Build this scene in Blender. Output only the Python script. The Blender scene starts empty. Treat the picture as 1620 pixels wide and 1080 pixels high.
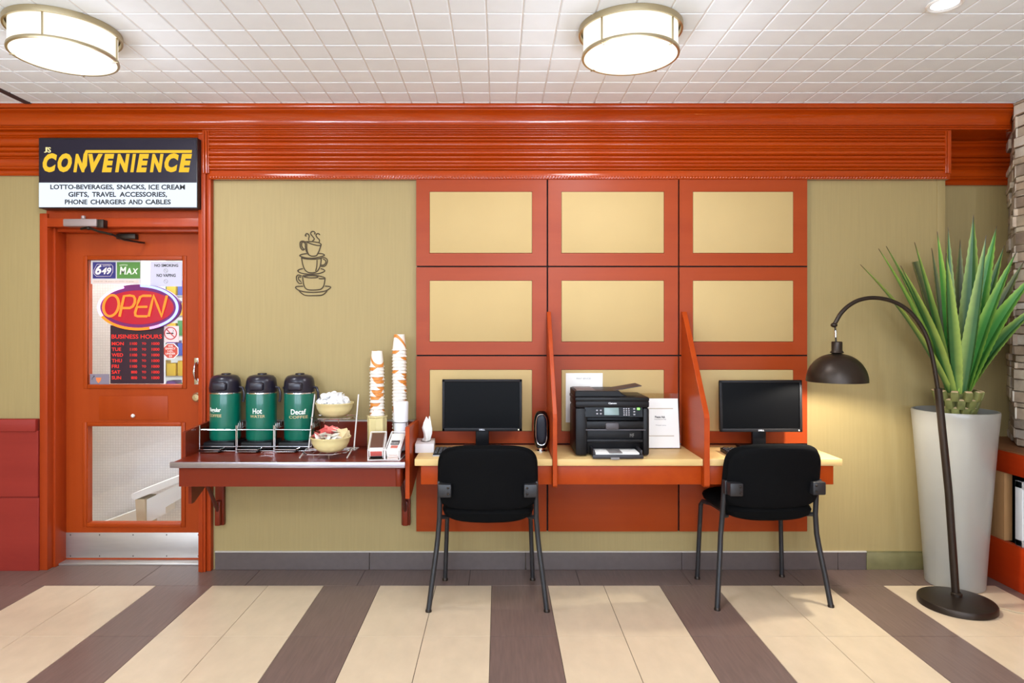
import bpy, bmesh, math, random
from mathutils import Vector, Matrix
C = bpy.context.scene.collection
PI = math.pi
rnd = random.Random(7)

# ---------------------------------------------------------------- camera, light, exposure
F, H, D, VX, VY = 1030.0, 1.434, 3.887, 789.0, 520.0     # focal length in px, eye height, distance to wall, vanishing point
cam_d = bpy.data.cameras.new('camera'); cam = bpy.data.objects.new('camera', cam_d); C.objects.link(cam)
cam.location = (0, -D, H); cam.rotation_euler = (PI/2, 0, 0)
cam_d.sensor_width = 36; cam_d.lens = F/1620*36
cam_d.shift_x = (810-VX)/1620; cam_d.shift_y = -(540-VY)/1620
cam_d.clip_start = 0.05
bpy.context.scene.camera = cam
vs = bpy.context.scene.view_settings
vs.view_transform = 'Standard'; vs.look = 'None'; vs.gamma = 1; vs.use_curve_mapping = False
vs.exposure = 0.2
wd = bpy.data.worlds.new('world'); bpy.context.scene.world = wd; wd.use_nodes = True
wd.node_tree.nodes['Background'].inputs[0].default_value = (0.95, 0.97, 1.0, 1)
wd.node_tree.nodes['Background'].inputs[1].default_value = 0.25
WINDOWS = [(-3.45, -2.3), (-1.7, -0.5), (0.0, 1.2), (2.0, 2.5)]      # windows in the wall behind the camera
REAR = -7.7
def area(name, loc, rot, sx, sy, power, col=(1,1,1)):
    l = bpy.data.lights.new(name, 'AREA'); l.shape = 'RECTANGLE'; l.size = sx; l.size_y = sy
    l.energy = power; l.color = col
    o = bpy.data.objects.new(name, l); C.objects.link(o); o.location = loc; o.rotation_euler = rot
    return o
for x0, x1 in WINDOWS:
    area('window_daylight', ((x0+x1)/2, REAR-0.04, 1.45), (PI/2+.7, 0, 0), x1-x0, 1.9, 70, (0.80, 0.95, 1.18))
LAMP_L = 1.0          # emission of ceiling lamp glass
FILL_P = 50           # power of each fill light added behind the camera

# ---------------------------------------------------------------- helpers
def W(px, py, y=0.0):
    d = D + y
    return Vector(((px-VX)/F*d, y, H-(py-VY)/F*d))
def WX(px, y=0.0): return (px-VX)/F*(D+y)
def WZ(py, y=0.0): return H-(py-VY)/F*(D+y)
def lin(c):
    return tuple((v/12.92 if v <= 0.04045 else ((v+0.055)/1.055)**2.4) for v in [x/255 for x in c]) + (1,)

class MB:
    def __init__(s): s.v = []; s.f = []; s.mi = []; s.smooth = []; s.cur = 0
    def add(s, vs_, fs, sm=False, m=None):
        n = len(s.v); s.v += [Vector(v) for v in vs_]
        for f in fs:
            s.f.append([n+i for i in f]); s.mi.append(s.cur if m is None else m); s.smooth.append(sm)
        return s
    def box(s, x0, x1, y0, y1, z0, z1, m=None):
        return s.add([(x, y, z) for x in (x0, x1) for y in (y0, y1) for z in (z0, z1)],
              [(0,1,3,2), (4,6,7,5), (0,4,5,1), (2,3,7,6), (0,2,6,4), (1,5,7,3)], False, m)
    def rbox(s, x0, x1, y0, y1, z0, z1, r=0.004, seg=2, m=None, M=None):
        bm = bmesh.new()
        bmesh.ops.create_cube(bm, size=1)
        for v in bm.verts:
            v.co = Vector(((x0+x1)/2+v.co.x*(x1-x0), (y0+y1)/2+v.co.y*(y1-y0), (z0+z1)/2+v.co.z*(z1-z0)))
        r = min(r, abs(x1-x0)*.49, abs(y1-y0)*.49, abs(z1-z0)*.49)
        bmesh.ops.bevel(bm, geom=list(bm.edges), offset=r, segments=seg, profile=.5, affect='EDGES', clamp_overlap=True)
        if M is not None: bmesh.ops.transform(bm, matrix=M, verts=bm.verts)
        bm.verts.index_update()
        s.add([v.co.copy() for v in bm.verts], [[v.index for v in f.verts] for f in bm.faces], True, m); bm.free()
        return s
    def lathe(s, prof, c=(0,0,0), n=32, m=None, a0=0, a1=2*PI, sx=1, sy=1, cap=False):
        full = abs(a1-a0-2*PI) < 1e-6; k = n if full else n+1
        vs_ = []; fs = []
        for r, z in prof:
            for i in range(k):
                a = a0+(a1-a0)*i/n
                vs_.append((c[0]+r*sx*math.cos(a), c[1]+r*sy*math.sin(a), c[2]+z))
        for j in range(len(prof)-1):
            for i in range(n):
                i2 = (i+1) % k
                fs.append((j*k+i, j*k+i2, (j+1)*k+i2, (j+1)*k+i))
        if full and cap:
            if prof[0][0] > 1e-5: fs.append(tuple(range(k-1, -1, -1)))
            if prof[-1][0] > 1e-5: fs.append(tuple((len(prof)-1)*k+i for i in range(k)))
        return s.add(vs_, fs, True, m)
    def tube(s, pts, r=0.003, n=8, closed=False, m=None):
        pts = [Vector(p) for p in pts]; rs = r if isinstance(r, (list, tuple)) else [r]*len(pts)
        N = len(pts); vs_ = []; fs = []; prev = None
        for i, p in enumerate(pts):
            if closed: t = pts[(i+1) % N]-pts[i-1]
            else: t = pts[min(i+1, N-1)]-pts[max(i-1, 0)]
            t.normalize()
            if prev is None:
                u = t.orthogonal().normalized()
            else:
                u = prev-t*prev.dot(t)
                u = u.normalized() if u.length > 1e-6 else t.orthogonal().normalized()
            prev = u; w = t.cross(u)
            for k in range(n):
                a = 2*PI*k/n
                vs_.append(p+(u*math.cos(a)+w*math.sin(a))*rs[i])
        for i in range(N if closed else N-1):
            for k in range(n):
                j = (i+1) % N
                fs.append((i*n+k, i*n+(k+1) % n, j*n+(k+1) % n, j*n+k))
        if not closed:
            fs.append(tuple(range(n-1, -1, -1))); fs.append(tuple((N-1)*n+k for k in range(n)))
        return s.add(vs_, fs, True, m)
    def cyl(s, p0, p1, r, n=16, m=None, r1=None):
        return s.tube([p0, p1], [r, r if r1 is None else r1], n, m=m)
    def prism(s, poly, axis, a, b, m=None):
        def q(u, v, w):
            return (w, u, v) if axis == 'x' else ((u, w, v) if axis == 'y' else (u, v, w))
        n = len(poly)
        vs_ = [q(u, v, a) for u, v in poly]+[q(u, v, b) for u, v in poly]
        fs = [tuple(range(n)), tuple(range(2*n-1, n-1, -1))]+[(i, (i+1) % n, n+(i+1) % n, n+i) for i in range(n)]
        return s.add(vs_, fs, False, m)
    def ball(s, c, rx, ry=None, rz=None, n=10, k=7, m=None):
        ry = ry or rx; rz = rz or rx
        prof = [(max(math.sin(PI*j/k), 0), -math.cos(PI*j/k)) for j in range(k+1)]
        n0 = len(s.v); s.lathe([(p[0] if 0 < i < k else 1e-6, p[1]) for i, p in enumerate(prof)], (0,0,0), n, m)
        for v in s.v[n0:]:
            v.x = c[0]+v.x*rx; v.y = c[1]+v.y*ry; v.z = c[2]+v.z*rz
        return s
    def pillow(s, cx, cz, ax, az, e, T, yf, rings=7, n=48, m=None, topw=1.0):
        """rounded padded slab in the XZ plane, thickness T along y about yf(x, z)"""
        vs_ = []; fs = []
        def pt(rr, a, sg):
            ca, sa = math.cos(a), math.sin(a)
            x = math.copysign(abs(ca)**(2/e), ca)*rr; z = math.copysign(abs(sa)**(2/e), sa)*rr
            X = ax*x*(1+(topw-1)*z*.5); Z = az*z
            t = T*.5*max(0, 1-rr**5)**.5
            return (cx+X, yf(X, Z)+sg*t, cz+Z)
        rr_ = [0.0001]+[math.sin(PI/2*(j/rings)) for j in range(1, rings+1)]
        for sg in (-1, 1):
            for rr in rr_:
                for i in range(n): vs_.append(pt(rr, 2*PI*i/n, sg))
        R = len(rr_)
        for g in (0, 1):
            for j in range(R-1):
                for i in range(n):
                    q = (g*R*n+j*n+i, g*R*n+j*n+(i+1) % n, g*R*n+(j+1)*n+(i+1) % n, g*R*n+(j+1)*n+i)
                    fs.append(q if g else q[::-1])
        return s.add(vs_, fs, True, m)
    def xform(s, M, start=0):
        for i in range(start, len(s.v)): s.v[i] = M @ s.v[i]
        return s
    def text(s, txt, x0, x1, z0, z1, y, shear=0.0, bold=0.0, depth=0.0008, m=None, keep=False, align='c'):
        """lettering on a surface facing -y; fitted to the rectangle"""
        vs_, fs = glyphs(txt, shear, bold)
        if not vs_: return s
        ax = min(v[0] for v in vs_); bx = max(v[0] for v in vs_); az = min(v[1] for v in vs_); bz = max(v[1] for v in vs_)
        kx = (x1-x0)/(bx-ax); kz = (z1-z0)/(bz-az)
        ox = x0
        if keep:
            k = min(kx, kz)
            if align == 'c': ox = (x0+x1)/2-(bx-ax)*k/2
            kx = kz = k
        return s.add([(ox+(v[0]-ax)*kx, y-depth*v[2], z0+(v[1]-az)*kz) for v in vs_], fs, False, m)
    def build(s, name, mat, parent=None, bevel=0, origin=None, weld=False):
        me = bpy.data.meshes.new(name)
        off = Vector((0,0,0))
        if parent is not None:
            off = parent['_w'] if '_w' in parent else (0,0,0); off = Vector(off)
        else:
            if origin is not None: off = Vector(origin)
            else:
                off = Vector(((min(v.x for v in s.v)+max(v.x for v in s.v))/2, (min(v.y for v in s.v)+max(v.y for v in s.v))/2, min(v.z for v in s.v)))
        me.from_pydata([tuple(v-off) for v in s.v], [], s.f)
        bm = bmesh.new(); bm.from_mesh(me)
        if weld: bmesh.ops.remove_doubles(bm, verts=bm.verts, dist=1e-6)
        bmesh.ops.recalc_face_normals(bm, faces=bm.faces); bm.to_mesh(me); bm.free()
        mats = mat if isinstance(mat, (list, tuple)) else [mat]
        for m_ in mats: me.materials.append(m_)
        if not weld:
            me.polygons.foreach_set('material_index', s.mi)
            me.polygons.foreach_set('use_smooth', s.smooth)
        if any(s.smooth): me.set_sharp_from_angle(angle=math.radians(42))
        o = bpy.data.objects.new(name, me); C.objects.link(o)
        if parent is not None: o.parent = parent; TW[o.name] = tuple(off)
        else: o.location = off
        o['_w'] = tuple(off)
        if bevel:
            b = o.modifiers.new('bevel', 'BEVEL'); b.width = bevel; b.segments = 2; b.limit_method = 'ANGLE'; b.angle_limit = math.radians(40)
        return o
TW = {}
_gc = {}
def glyphs(txt, shear=0.0, bold=0.0):
    key = (txt, shear, bold)
    if key in _gc: return _gc[key]
    cu = bpy.data.curves.new('t', 'FONT'); cu.body = txt; cu.shear = shear; cu.offset = bold; cu.extrude = 0.5; cu.resolution_u = 3
    ob = bpy.data.objects.new('t', cu); C.objects.link(ob)
    dg = bpy.context.evaluated_depsgraph_get(); dg.update()
    me = bpy.data.meshes.new_from_object(ob.evaluated_get(dg))
    vs_ = [tuple(v.co) for v in me.vertices]; fs = [tuple(p.vertices) for p in me.polygons]
    bpy.data.objects.remove(ob); bpy.data.curves.remove(cu); bpy.data.meshes.remove(me)
    _gc[key] = (vs_, fs)
    return vs_, fs

def tag(o, label, cat, group=None):
    o['label'] = label; o['category'] = cat
    if group: o['group'] = group
    return o
def thing(name, label, cat, loc=(0,0,0), rotz=0.0, group=None):
    o = bpy.data.objects.new(name, None); o.empty_display_size = 0.05; C.objects.link(o)
    o.location = loc; o.rotation_euler = (0, 0, rotz); o['_w'] = (0.0, 0.0, 0.0)
    return tag(o, label, cat, group)
def world_thing(name, label, cat, loc, group=None):       # children are written in world coordinates
    o = thing(name, label, cat, loc, 0, group); o['_w'] = tuple(float(v) for v in loc); return o
def struct(o): o['kind'] = 'structure'; return o
def dup(root, loc, rotz=0.0, label=None, group=None):
    r = root.copy(); C.objects.link(r); r.location = loc; r.rotation_euler = (0, 0, rotz)
    if label: r['label'] = label
    if group: r['group'] = group
    for ch in list(root.children):
        c = ch.copy(); C.objects.link(c); c.parent = r
        for g in list(ch.children):
            d = g.copy(); C.objects.link(d); d.parent = c
    return r

# ---------------------------------------------------------------- materials
def nmat(name):
    m = bpy.data.materials.new(name); m.use_nodes = True
    return m, m.node_tree, m.node_tree.nodes['Principled BSDF']
def mat(name, col, rough=0.5, metal=0.0, spec=0.5, emit=None, es=0.0, noise=0.0, nscale=20, coat=0.0, bump=0.0, alpha=1.0, trans=0.0, stretch=(1,1,1)):
    m, t, p = nmat(name)
    c = lin(col)
    p.inputs['Base Color'].default_value = c; p.inputs['Roughness'].default_value = rough; p.inputs['Metallic'].default_value = metal
    p.inputs['Specular IOR Level'].default_value = spec; p.inputs['Coat Weight'].default_value = coat; p.inputs['Coat Roughness'].default_value = 0.12
    p.inputs['Transmission Weight'].default_value = trans
    if emit: p.inputs['Emission Color'].default_value = lin(emit); p.inputs['Emission Strength'].default_value = es
    if noise or bump:
        tc = t.nodes.new('ShaderNodeTexCoord'); mp = t.nodes.new('ShaderNodeMapping'); nz = t.nodes.new('ShaderNodeTexNoise')
        mp.inputs['Scale'].default_value = stretch
        t.links.new(tc.outputs['Object'], mp.inputs[0]); t.links.new(mp.outputs[0], nz.inputs['Vector'])
        nz.inputs['Scale'].default_value = nscale; nz.inputs['Detail'].default_value = 4
        if noise:
            r = t.nodes.new('ShaderNodeValToRGB')
            r.color_ramp.elements[0].position = .3; r.color_ramp.elements[1].position = .7
            r.color_ramp.elements[0].color = tuple(v*(1-noise) for v in c[:3])+(1,)
            r.color_ramp.elements[1].color = tuple(min(1, v*(1+noise)) for v in c[:3])+(1,)
            t.links.new(nz.outputs[0], r.inputs[0]); t.links.new(r.outputs[0], p.inputs['Base Color'])
        if bump:
            b = t.nodes.new('ShaderNodeBump'); b.inputs['Strength'].default_value = bump; b.inputs['Distance'].default_value = 0.002
            t.links.new(nz.outputs[0], b.inputs['Height']); t.links.new(b.outputs[0], p.inputs['Normal'])
    return m
def wood(name, c1, c2, axis='x', rough=0.28, coat=0.3, scale=6, spec=.2):
    st = {'x': (0.08, 1.6, 1.6), 'z': (1.6, 1.6, 0.08), 'y': (1.6, 0.08, 1.6)}[axis]
    m, t, p = nmat(name)
    tc = t.nodes.new('ShaderNodeTexCoord'); mp = t.nodes.new('ShaderNodeMapping'); mp.inputs['Scale'].default_value = st
    n1 = t.nodes.new('ShaderNodeTexNoise'); n1.inputs['Scale'].default_value = scale; n1.inputs['Detail'].default_value = 6; n1.inputs['Roughness'].default_value = .62
    r = t.nodes.new('ShaderNodeValToRGB'); r.color_ramp.elements[0].position = .28; r.color_ramp.elements[1].position = .74
    r.color_ramp.elements[0].color = lin(c1); r.color_ramp.elements[1].color = lin(c2)
    t.links.new(tc.outputs['Object'], mp.inputs[0]); t.links.new(mp.outputs[0], n1.inputs['Vector'])
    t.links.new(n1.outputs[0], r.inputs[0]); t.links.new(r.outputs[0], p.inputs['Base Color'])
    p.inputs['Roughness'].default_value = rough; p.inputs['Coat Weight'].default_value = coat; p.inputs['Coat Roughness'].default_value = .12; p.inputs['Specular IOR Level'].default_value = spec
    return m
def emis(name, col, s):
    m = bpy.data.materials.new(name); m.use_nodes = True; t = m.node_tree; t.nodes.clear()
    e = t.nodes.new('ShaderNodeEmission'); e.inputs[0].default_value = lin(col); e.inputs[1].default_value = s
    o = t.nodes.new('ShaderNodeOutputMaterial'); t.links.new(e.outputs[0], o.inputs[0]); return m
def glass(name, tint=(245, 248, 248), refl=0.06):
    m = bpy.data.materials.new(name); m.use_nodes = True; t = m.node_tree; t.nodes.clear()
    tr = t.nodes.new('ShaderNodeBsdfTransparent'); tr.inputs[0].default_value = lin(tint)
    gl = t.nodes.new('ShaderNodeBsdfGlossy'); gl.inputs['Roughness'].default_value = .03
    mx = t.nodes.new('ShaderNodeMixShader'); mx.inputs[0].default_value = refl
    o = t.nodes.new('ShaderNodeOutputMaterial')
    t.links.new(tr.outputs[0], mx.inputs[1]); t.links.new(gl.outputs[0], mx.inputs[2]); t.links.new(mx.outputs[0], o.inputs[0]); return m

M_CORN = wood('cherry_cornice', (152,46,3), (178,68,6), 'x', .16, .45, 5, .25)
M_DOOR = wood('cherry_door', (150,54,10), (164,64,16), 'z', .4, 0, 5)
M_FRAME = wood('cherry_frame', (152,52,16), (170,64,22), 'z', .35, .05, 5)
M_PANEL = wood('mahogany_panel', (146,54,18), (162,66,24), 'x', .36, 0, 4, .2)
M_LOWPANEL = wood('mahogany_wainscot', (134,42,34), (150,50,40), 'x', .45, 0, 4)
M_DESKRED = wood('desk_cherry', (158,54,8), (176,68,14), 'y', .38, .0, 5)
M_COUNTER = wood('counter_mahogany', (108,34,16), (122,42,18), 'x', .3, .05, 5)
M_BENCH = wood('bench_cherry', (176,48,12), (196,62,18), 'y', .4, 0, 5)
M_PINE = wood('natural_post', (150,108,66), (186,140,92), 'z', .6, 0, 8)
M_MAPLE = wood('maple_desktop', (206,172,110), (224,190,130), 'x', .4, 0, 5)
M_INSET = mat('tan_inset_fabric', (188,160,106), .7, noise=.03, nscale=3, bump=.05)
M_WALL = mat('olive_wall_vinyl', (160,139,90), .62, noise=.04, nscale=30, bump=.12, stretch=(3,3,.12))
M_BLACK = mat('black_gap_board', (14,10,10), .8)
M_GROUT = mat('dark_grout', (80,66,56), .8)
M_BASE = mat('baseboard_tile', (92,80,76), .3, noise=.06, nscale=30)
M_WHITE = mat('white_paint', (236,234,230), .55)
M_CEIL = mat('ceiling_tile_white', (240,246,252), .85, noise=.02, nscale=8)
M_CEILGAP = mat('ceiling_seam', (225,222,220), .9)
M_STEEL = mat('brushed_steel', (196,190,184), .45, .8, noise=.05, nscale=40, stretch=(.1,1,1))
M_CHROME = mat('chrome', (225,225,228), .12, 1.0)
M_SATIN = mat('satin_nickel', (186,172,140), .35, 1.0)
M_DKMETAL = mat('dark_metal', (60,52,46), .4, .8)
M_BLKPL = mat('black_plastic', (17,16,18), .4, spec=.3)
M_BLKGL = mat('black_gloss', (9,9,11), .15, spec=.3)
M_FAB = mat('black_chair_fabric', (8,8,8), .9, spec=.1, noise=.25, nscale=180, bump=.2)
M_CHFR = mat('charcoal_chair_frame', (34,33,35), .42, noise=.08, nscale=60)
M_LAMPBR = mat('oil_rubbed_bronze', (52,42,34), .38, .6, noise=.1, nscale=30)
M_PAPER = mat('white_paper', (240,236,228), .7)
M_INK = mat('black_ink', (28,26,26), .8)
M_GREYINK = mat('grey_ink', (130,126,120), .8)
M_GLASS = glass('pane_glass')
M_ACR = glass('acrylic', (246,240,232), .08)
M_CREAM = mat('cream_ceramic', (226,208,150), .3)

# floor: rows of light tiles in pairs with dark runs, dark border beside the wall
def floor_mat(name, c1, rough, streak):
    m, t, p = nmat(name)
    tc = t.nodes.new('ShaderNodeTexCoord'); mp = t.nodes.new('ShaderNodeMapping')
    mp.inputs['Scale'].default_value = (9, .7, 1) if streak else (1.5, .8, 1)
    n = t.nodes.new('ShaderNodeTexNoise'); n.inputs['Scale'].default_value = 9; n.inputs['Detail'].default_value = 6
    r = t.nodes.new('ShaderNodeValToRGB'); r.color_ramp.elements[0].position = .3; r.color_ramp.elements[1].position = .72
    c = lin(c1); k = .14 if streak else .05
    r.color_ramp.elements[0].color = tuple(v*(1-k) for v in c[:3])+(1,); r.color_ramp.elements[1].color = tuple(v*(1+k) for v in c[:3])+(1,)
    t.links.new(tc.outputs['Object'], mp.inputs[0]); t.links.new(mp.outputs[0], n.inputs['Vector']); t.links.new(n.outputs[0], r.inputs[0]); t.links.new(r.outputs[0], p.inputs['Base Color'])
    p.inputs['Roughness'].default_value = rough
    return m
M_FLD = floor_mat('dark_brown_tile', (116,95,86), .3, True)
M_FLL = floor_mat('cream_tile', (212,190,160), .22, False)

# ---------------------------------------------------------------- the room
XL, XR, ZC = -4.3, 3.222, 2.74
P = 0.3125; X00 = -0.039
mb = MB(); mb.box(XL-.1, XR+.4, REAR, 2.9, -.06, -.003, 2)
g = .0012
def ftile(x0, x1, y0, y1, m):
    if x1-x0 < .01 or y1-y0 < .01: return
    mb.add([(x0+g, y0+g, -.003), (x1-g, y0+g, -.003), (x1-g, y1-g, -.003), (x0+g, y1-g, -.003),
            (x0+g*1.5, y0+g*1.5, 0), (x1-g*1.5, y0+g*1.5, 0), (x1-g*1.5, y1-g*1.5, 0), (x0+g*1.5, y1-g*1.5, 0)],
           [(4,5,6,7), (0,1,5,4), (1,2,6,5), (2,3,7,6), (3,0,4,7)], False, m)
yb = 3.638-D
rows = [yb-.6*k for k in range(13)]
k0 = int((XL-X00)/P)-2
for k in range(k0, int((XR+.5-X00)/P)+1):
    dark = (k % 3 == 0)
    x0 = max(X00+k*P, XL); x1 = min(X00+(k+1)*P, XR+.4)
    for j in range(12): ftile(x0, x1, rows[j+1], rows[j], 0 if dark else 1)
x = WX(743, .0-.12)-.625*8
while x < XR+.4:
    ftile(max(x, XL), min(x+.625, XR+.4), yb, .26, 0); x += .625
for k in range(-8, 8): ftile(k*.6, k*.6+.6, .26, .86, 1)
floor = struct(mb.build('floor', [M_FLD, M_FLL, M_GROUT], origin=(0,0,0)))

mb = MB(); mb.box(XL-.1, XR+.3, REAR, .6, ZC+.0035, ZC+.08, 1)
s = .151; x = .402-s*32
while x < XR+.1:
    y = -.285-s*48
    while y < .3:
        a = .003; b = .0065
        mb.add([(x+a, y+a, ZC+.0035), (x+s-a, y+a, ZC+.0035), (x+s-a, y+s-a, ZC+.0035), (x+a, y+s-a, ZC+.0035),
                (x+b, y+b, ZC), (x+s-b, y+b, ZC), (x+s-b, y+s-b, ZC), (x+b, y+s-b, ZC)],
               [(4,7,6,5), (0,4,5,1), (1,5,6,2), (2,6,7,3), (3,7,4,0)], False, 0)
        y += s
    x += s
ceiling = struct(mb.build('ceiling', [M_CEIL, M_CEILGAP], origin=(0,0,ZC)))

struct(MB().box(-2.745, -2.705, -3.5, -.09, ZC-.004, ZC+.02).build('trim_11', mat('ceiling_dark_strip', (60,56,60), .6), origin=(0,0,0)))
XB0, XB1 = -1.72, 2.66          # the olive wall between door post and recess
struct(MB().box(XB0, XB1, 0, .2, 0, ZC).build('wall_back', M_WALL, origin=(0,0,0)))
struct(MB().box(XL, -2.70, 0, .14, 0, ZC).build('wall_left_of_door', M_WALL, origin=(0,0,0)))
struct(MB().box(-2.70, XB0, .0, .14, 2.10, ZC).build('wall_above_door', M_FRAME, origin=(0,0,0)))
struct(MB().box(XB1-.1, XR+.3, .22, .36, 0, ZC).build('wall_recess', M_WALL, origin=(0,0,0)))
struct(MB().box(XL-.1, XL, REAR, .14, 0, ZC).build('wall_left', M_WALL, origin=(0,0,0)))
mb = MB(); xs = [XL-.1]+[v for w in WINDOWS for v in w]+[XR+.3]
for i in range(0, len(xs), 2): mb.box(xs[i], xs[i+1], REAR-.12, REAR, 0, ZC)
for x0, x1 in WINDOWS: mb.box(x0, x1, REAR-.12, REAR, 0, .5).box(x0, x1, REAR-.12, REAR, 2.4, ZC)
struct(mb.build('wall_front', M_WALL, origin=(0,REAR,0)))
# vinyl corner bead at the wall's right end
struct(MB().rbox(XB1-.045, XB1+.003, -.006, .2, .105, 2.33, .003).build('trim_1', M_WALL))

# stone cladding wall on the right
def stone_mat():
    m, t, p = nmat('ledger_stone')
    gi = t.nodes.new('ShaderNodeNewGeometry'); r = t.nodes.new('ShaderNodeValToRGB')
    cols = [(176,156,130), (214,198,172), (142,120,100), (226,214,194), (190,166,140)]
    while len(r.color_ramp.elements) < 5: r.color_ramp.elements.new(.5)
    for i, c in enumerate(cols): r.color_ramp.elements[i].position = i/4.5; r.color_ramp.elements[i].color = lin(c)
    tc = t.nodes.new('ShaderNodeTexCoord'); n = t.nodes.new('ShaderNodeTexNoise'); n.inputs['Scale'].default_value = 18; n.inputs['Detail'].default_value = 6
    mx = t.nodes.new('ShaderNodeMixRGB'); mx.blend_type = 'OVERLAY'; mx.inputs[0].default_value = .45
    t.links.new(gi.outputs['Random Per Island'], r.inputs[0]); t.links.new(tc.outputs['Object'], n.inputs['Vector'])
    t.links.new(r.outputs[0], mx.inputs[1]); t.links.new(n.outputs[0], mx.inputs[2]); t.links.new(mx.outputs[0], p.inputs['Base Color'])
    b = t.nodes.new('ShaderNodeBump'); b.inputs['Strength'].default_value = .6; b.inputs['Distance'].default_value = .006
    t.links.new(n.outputs[0], b.inputs['Height']); t.links.new(b.outputs[0], p.inputs['Normal']); p.inputs['Roughness'].default_value = .85
    return m
XS = 2.99
mb = MB(); mb.prism([(XS+.03, REAR), (XR+.3, REAR), (XR+.3, .22), (XR+.03, .22), (XS+.03, -.13)], 'z', .757, ZC); mb.box(XR, XR+.3, REAR, .22, 0, .757)
z = .76
while z < ZC-.01:
    h = min(rnd.uniform(.03, .075), ZC-z)
    ang = math.atan2(XR-XS, .35); L0 = math.hypot(XR-XS, .35)
    for (ox, oy, rot, length) in ((XR, .22, -ang, L0), (XS, -.13, 0, 2.4)):
        q = 0
        while q < length:
            l = min(rnd.uniform(.09, .3), length-q+.01); d = rnd.uniform(0, .022)
            mb.rbox(-d, .04, -q-l+.002, -q, z+.001, z+h-.001, .004, 1, M=Matrix.Translation((ox, oy, 0)) @ Matrix.Rotation(rot, 4, 'Z')); q += l
    z += h
struct(mb.build('wall_right', stone_mat(), origin=(XR,0,0)))

# ---------------------------------------------------------------- cornice
def extrude_x(mbx, prof, x0, x1, yback):
    """prof: list of (y, z) top to bottom"""
    n = len(prof); vs_ = [(x0, y, z) for y, z in prof]+[(x1, y, z) for y, z in prof]
    fs = [(i, i+1, n+i+1, n+i) for i in range(n-1)]
    mbx.add(vs_, fs, True)
    e = [(x0, yback, prof[0][1])]+[(x0, y, z) for y, z in prof]+[(x0, yback, prof[-1][1])]
    mbx.add(e, [tuple(range(len(e)))]); e2 = [(x1, y, z) for _, y, z in e]; mbx.add(e2, [tuple(range(len(e2)-1, -1, -1))])
    mbx.add([(x0, yback, prof[-1][1]), (x1, yback, prof[-1][1]), (x1, prof[-1][0], prof[-1][1]), (x0, prof[-1][0], prof[-1][1])], [(0,1,2,3)])
    mbx.add([(x0, yback, prof[0][1]), (x1, yback, prof[0][1]), (x1, prof[0][0], prof[0][1]), (x0, prof[0][0], prof[0][1])], [(0,1,2,3)])
def ribs(y0, zt, spec):
    """spec: (height, bulge) per rib; grooves between"""
    pr = []; z = zt
    for h, b in spec:
        for k in range(9):
            a = k/8
            pr.append((y0+.004-1.5*b*math.sin(PI*a)**.75, z-h*a))
        z -= h
    return pr
CY = -.035
crown = [(-.115, 2.74), (-.118, 2.728), (-.112, 2.716)]+ribs(-.105, 2.716, [(.014, .006)])
for k in range(9):
    a = k/8*PI/2
    crown.append((-.098+.045*math.sin(a), 2.700-.058*(1-math.cos(a))**.8))
crown += [(-.06, 2.640), (-.06, 2.632)]+ribs(-.056, 2.632, [(.012, .006), (.013, .004)])
mb = MB(); extrude_x(mb, crown, XL, XS+.02, .2)
struct(mb.build('trim_2', M_CORN, origin=(0,0,0)))
# ribbed fascia boxed out over the olive wall
ZT, ZB = 2.607, 2.317
bx0, bx1 = -1.745, XB1+.004
spec = [(.022,.010), (.017,.009), (.030,.006), (.016,.010), (.006,.001), (.030,.011), (.026,.012), (.020,.004), (.026,.011), (.014,.006)]
mb = MB(); extrude_x(mb, ribs(-.048, 2.578, spec), bx0+.04, bx1-.035, .0)
extrude_x(mb, ribs(-.05, 2.607, [(.012,.006), (.008,.003), (.010,.005)]), bx0, bx1, .0)
for a, b in ((bx0, bx0+.012), (bx0+.014, bx0+.03), (bx0+.031, bx0+.041), (bx1-.036, bx1-.026), (bx1-.024, bx1)):
    mb.rbox(a, b, -.058, .0, ZB+.03, 2.6, .005)
mb.rbox(bx0+.03, bx1, -.046, 0, ZB, ZB+.052, .004)
for i in range(int((bx1-bx0-.05)/.0175)):
    n0 = len(mb.v); mb.ball((0,0,0), .0115, .006, .0065, 6, 4)
    mb.xform(Matrix.Translation((bx0+.045+i*.0175, -.047, ZB+.0105)) @ Matrix.Rotation(-.7, 4, 'Y'), n0)
struct(mb.build('trim_3', M_CORN, origin=(0,0,0)))
lowspec = [(.030,.006), (.012,.007), (.040,.004), (.012,.008), (.030,.010), (.030,.010), (.012,.006), (.045,.004), (.022,.010), (.033,.006)]
mb = MB(); extrude_x(mb, ribs(-.022, 2.610, lowspec), XL, bx0-.004, .0)
struct(mb.build('trim_4', M_CORN, origin=(0,0,0)))
mb = MB(); extrude_x(mb, ribs(.19, 2.64, [(.04,.006)]+lowspec), XB1, XR+.02, .22)
mb.box(XB1+.006, XR+.03, .0, .22, 2.61, 2.735)
struct(mb.build('trim_5', M_CORN, origin=(0,0,0)))

# baseboards
mb = MB(); x = XB0+.03
n = 0
while x < 2.19:
    x1 = min(x+.93, 2.19)
    if n == 0: x1 = x+.92
    mb.rbox(x+.001, x1-.001, -.012, 0, 0, .105, .002, 1, 0); x = x1; n += 1
mb.box(XB0+.03, 2.19, -.014, 0, .105, .110, 1)
struct(mb.build('baseboard_back', [M_BASE, mat('tile_edge_trim', (205,196,186), .4)], origin=(0,0,0)))
struct(MB().rbox(2.192, XB1, -.010, 0, 0, .105, .002).box(2.192, XB1, -.012, 0, .105, .109).build('baseboard_right', mat('painted_baseboard', (118,110,70), .5, noise=.2, nscale=9), origin=(0,0,0)))

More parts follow.
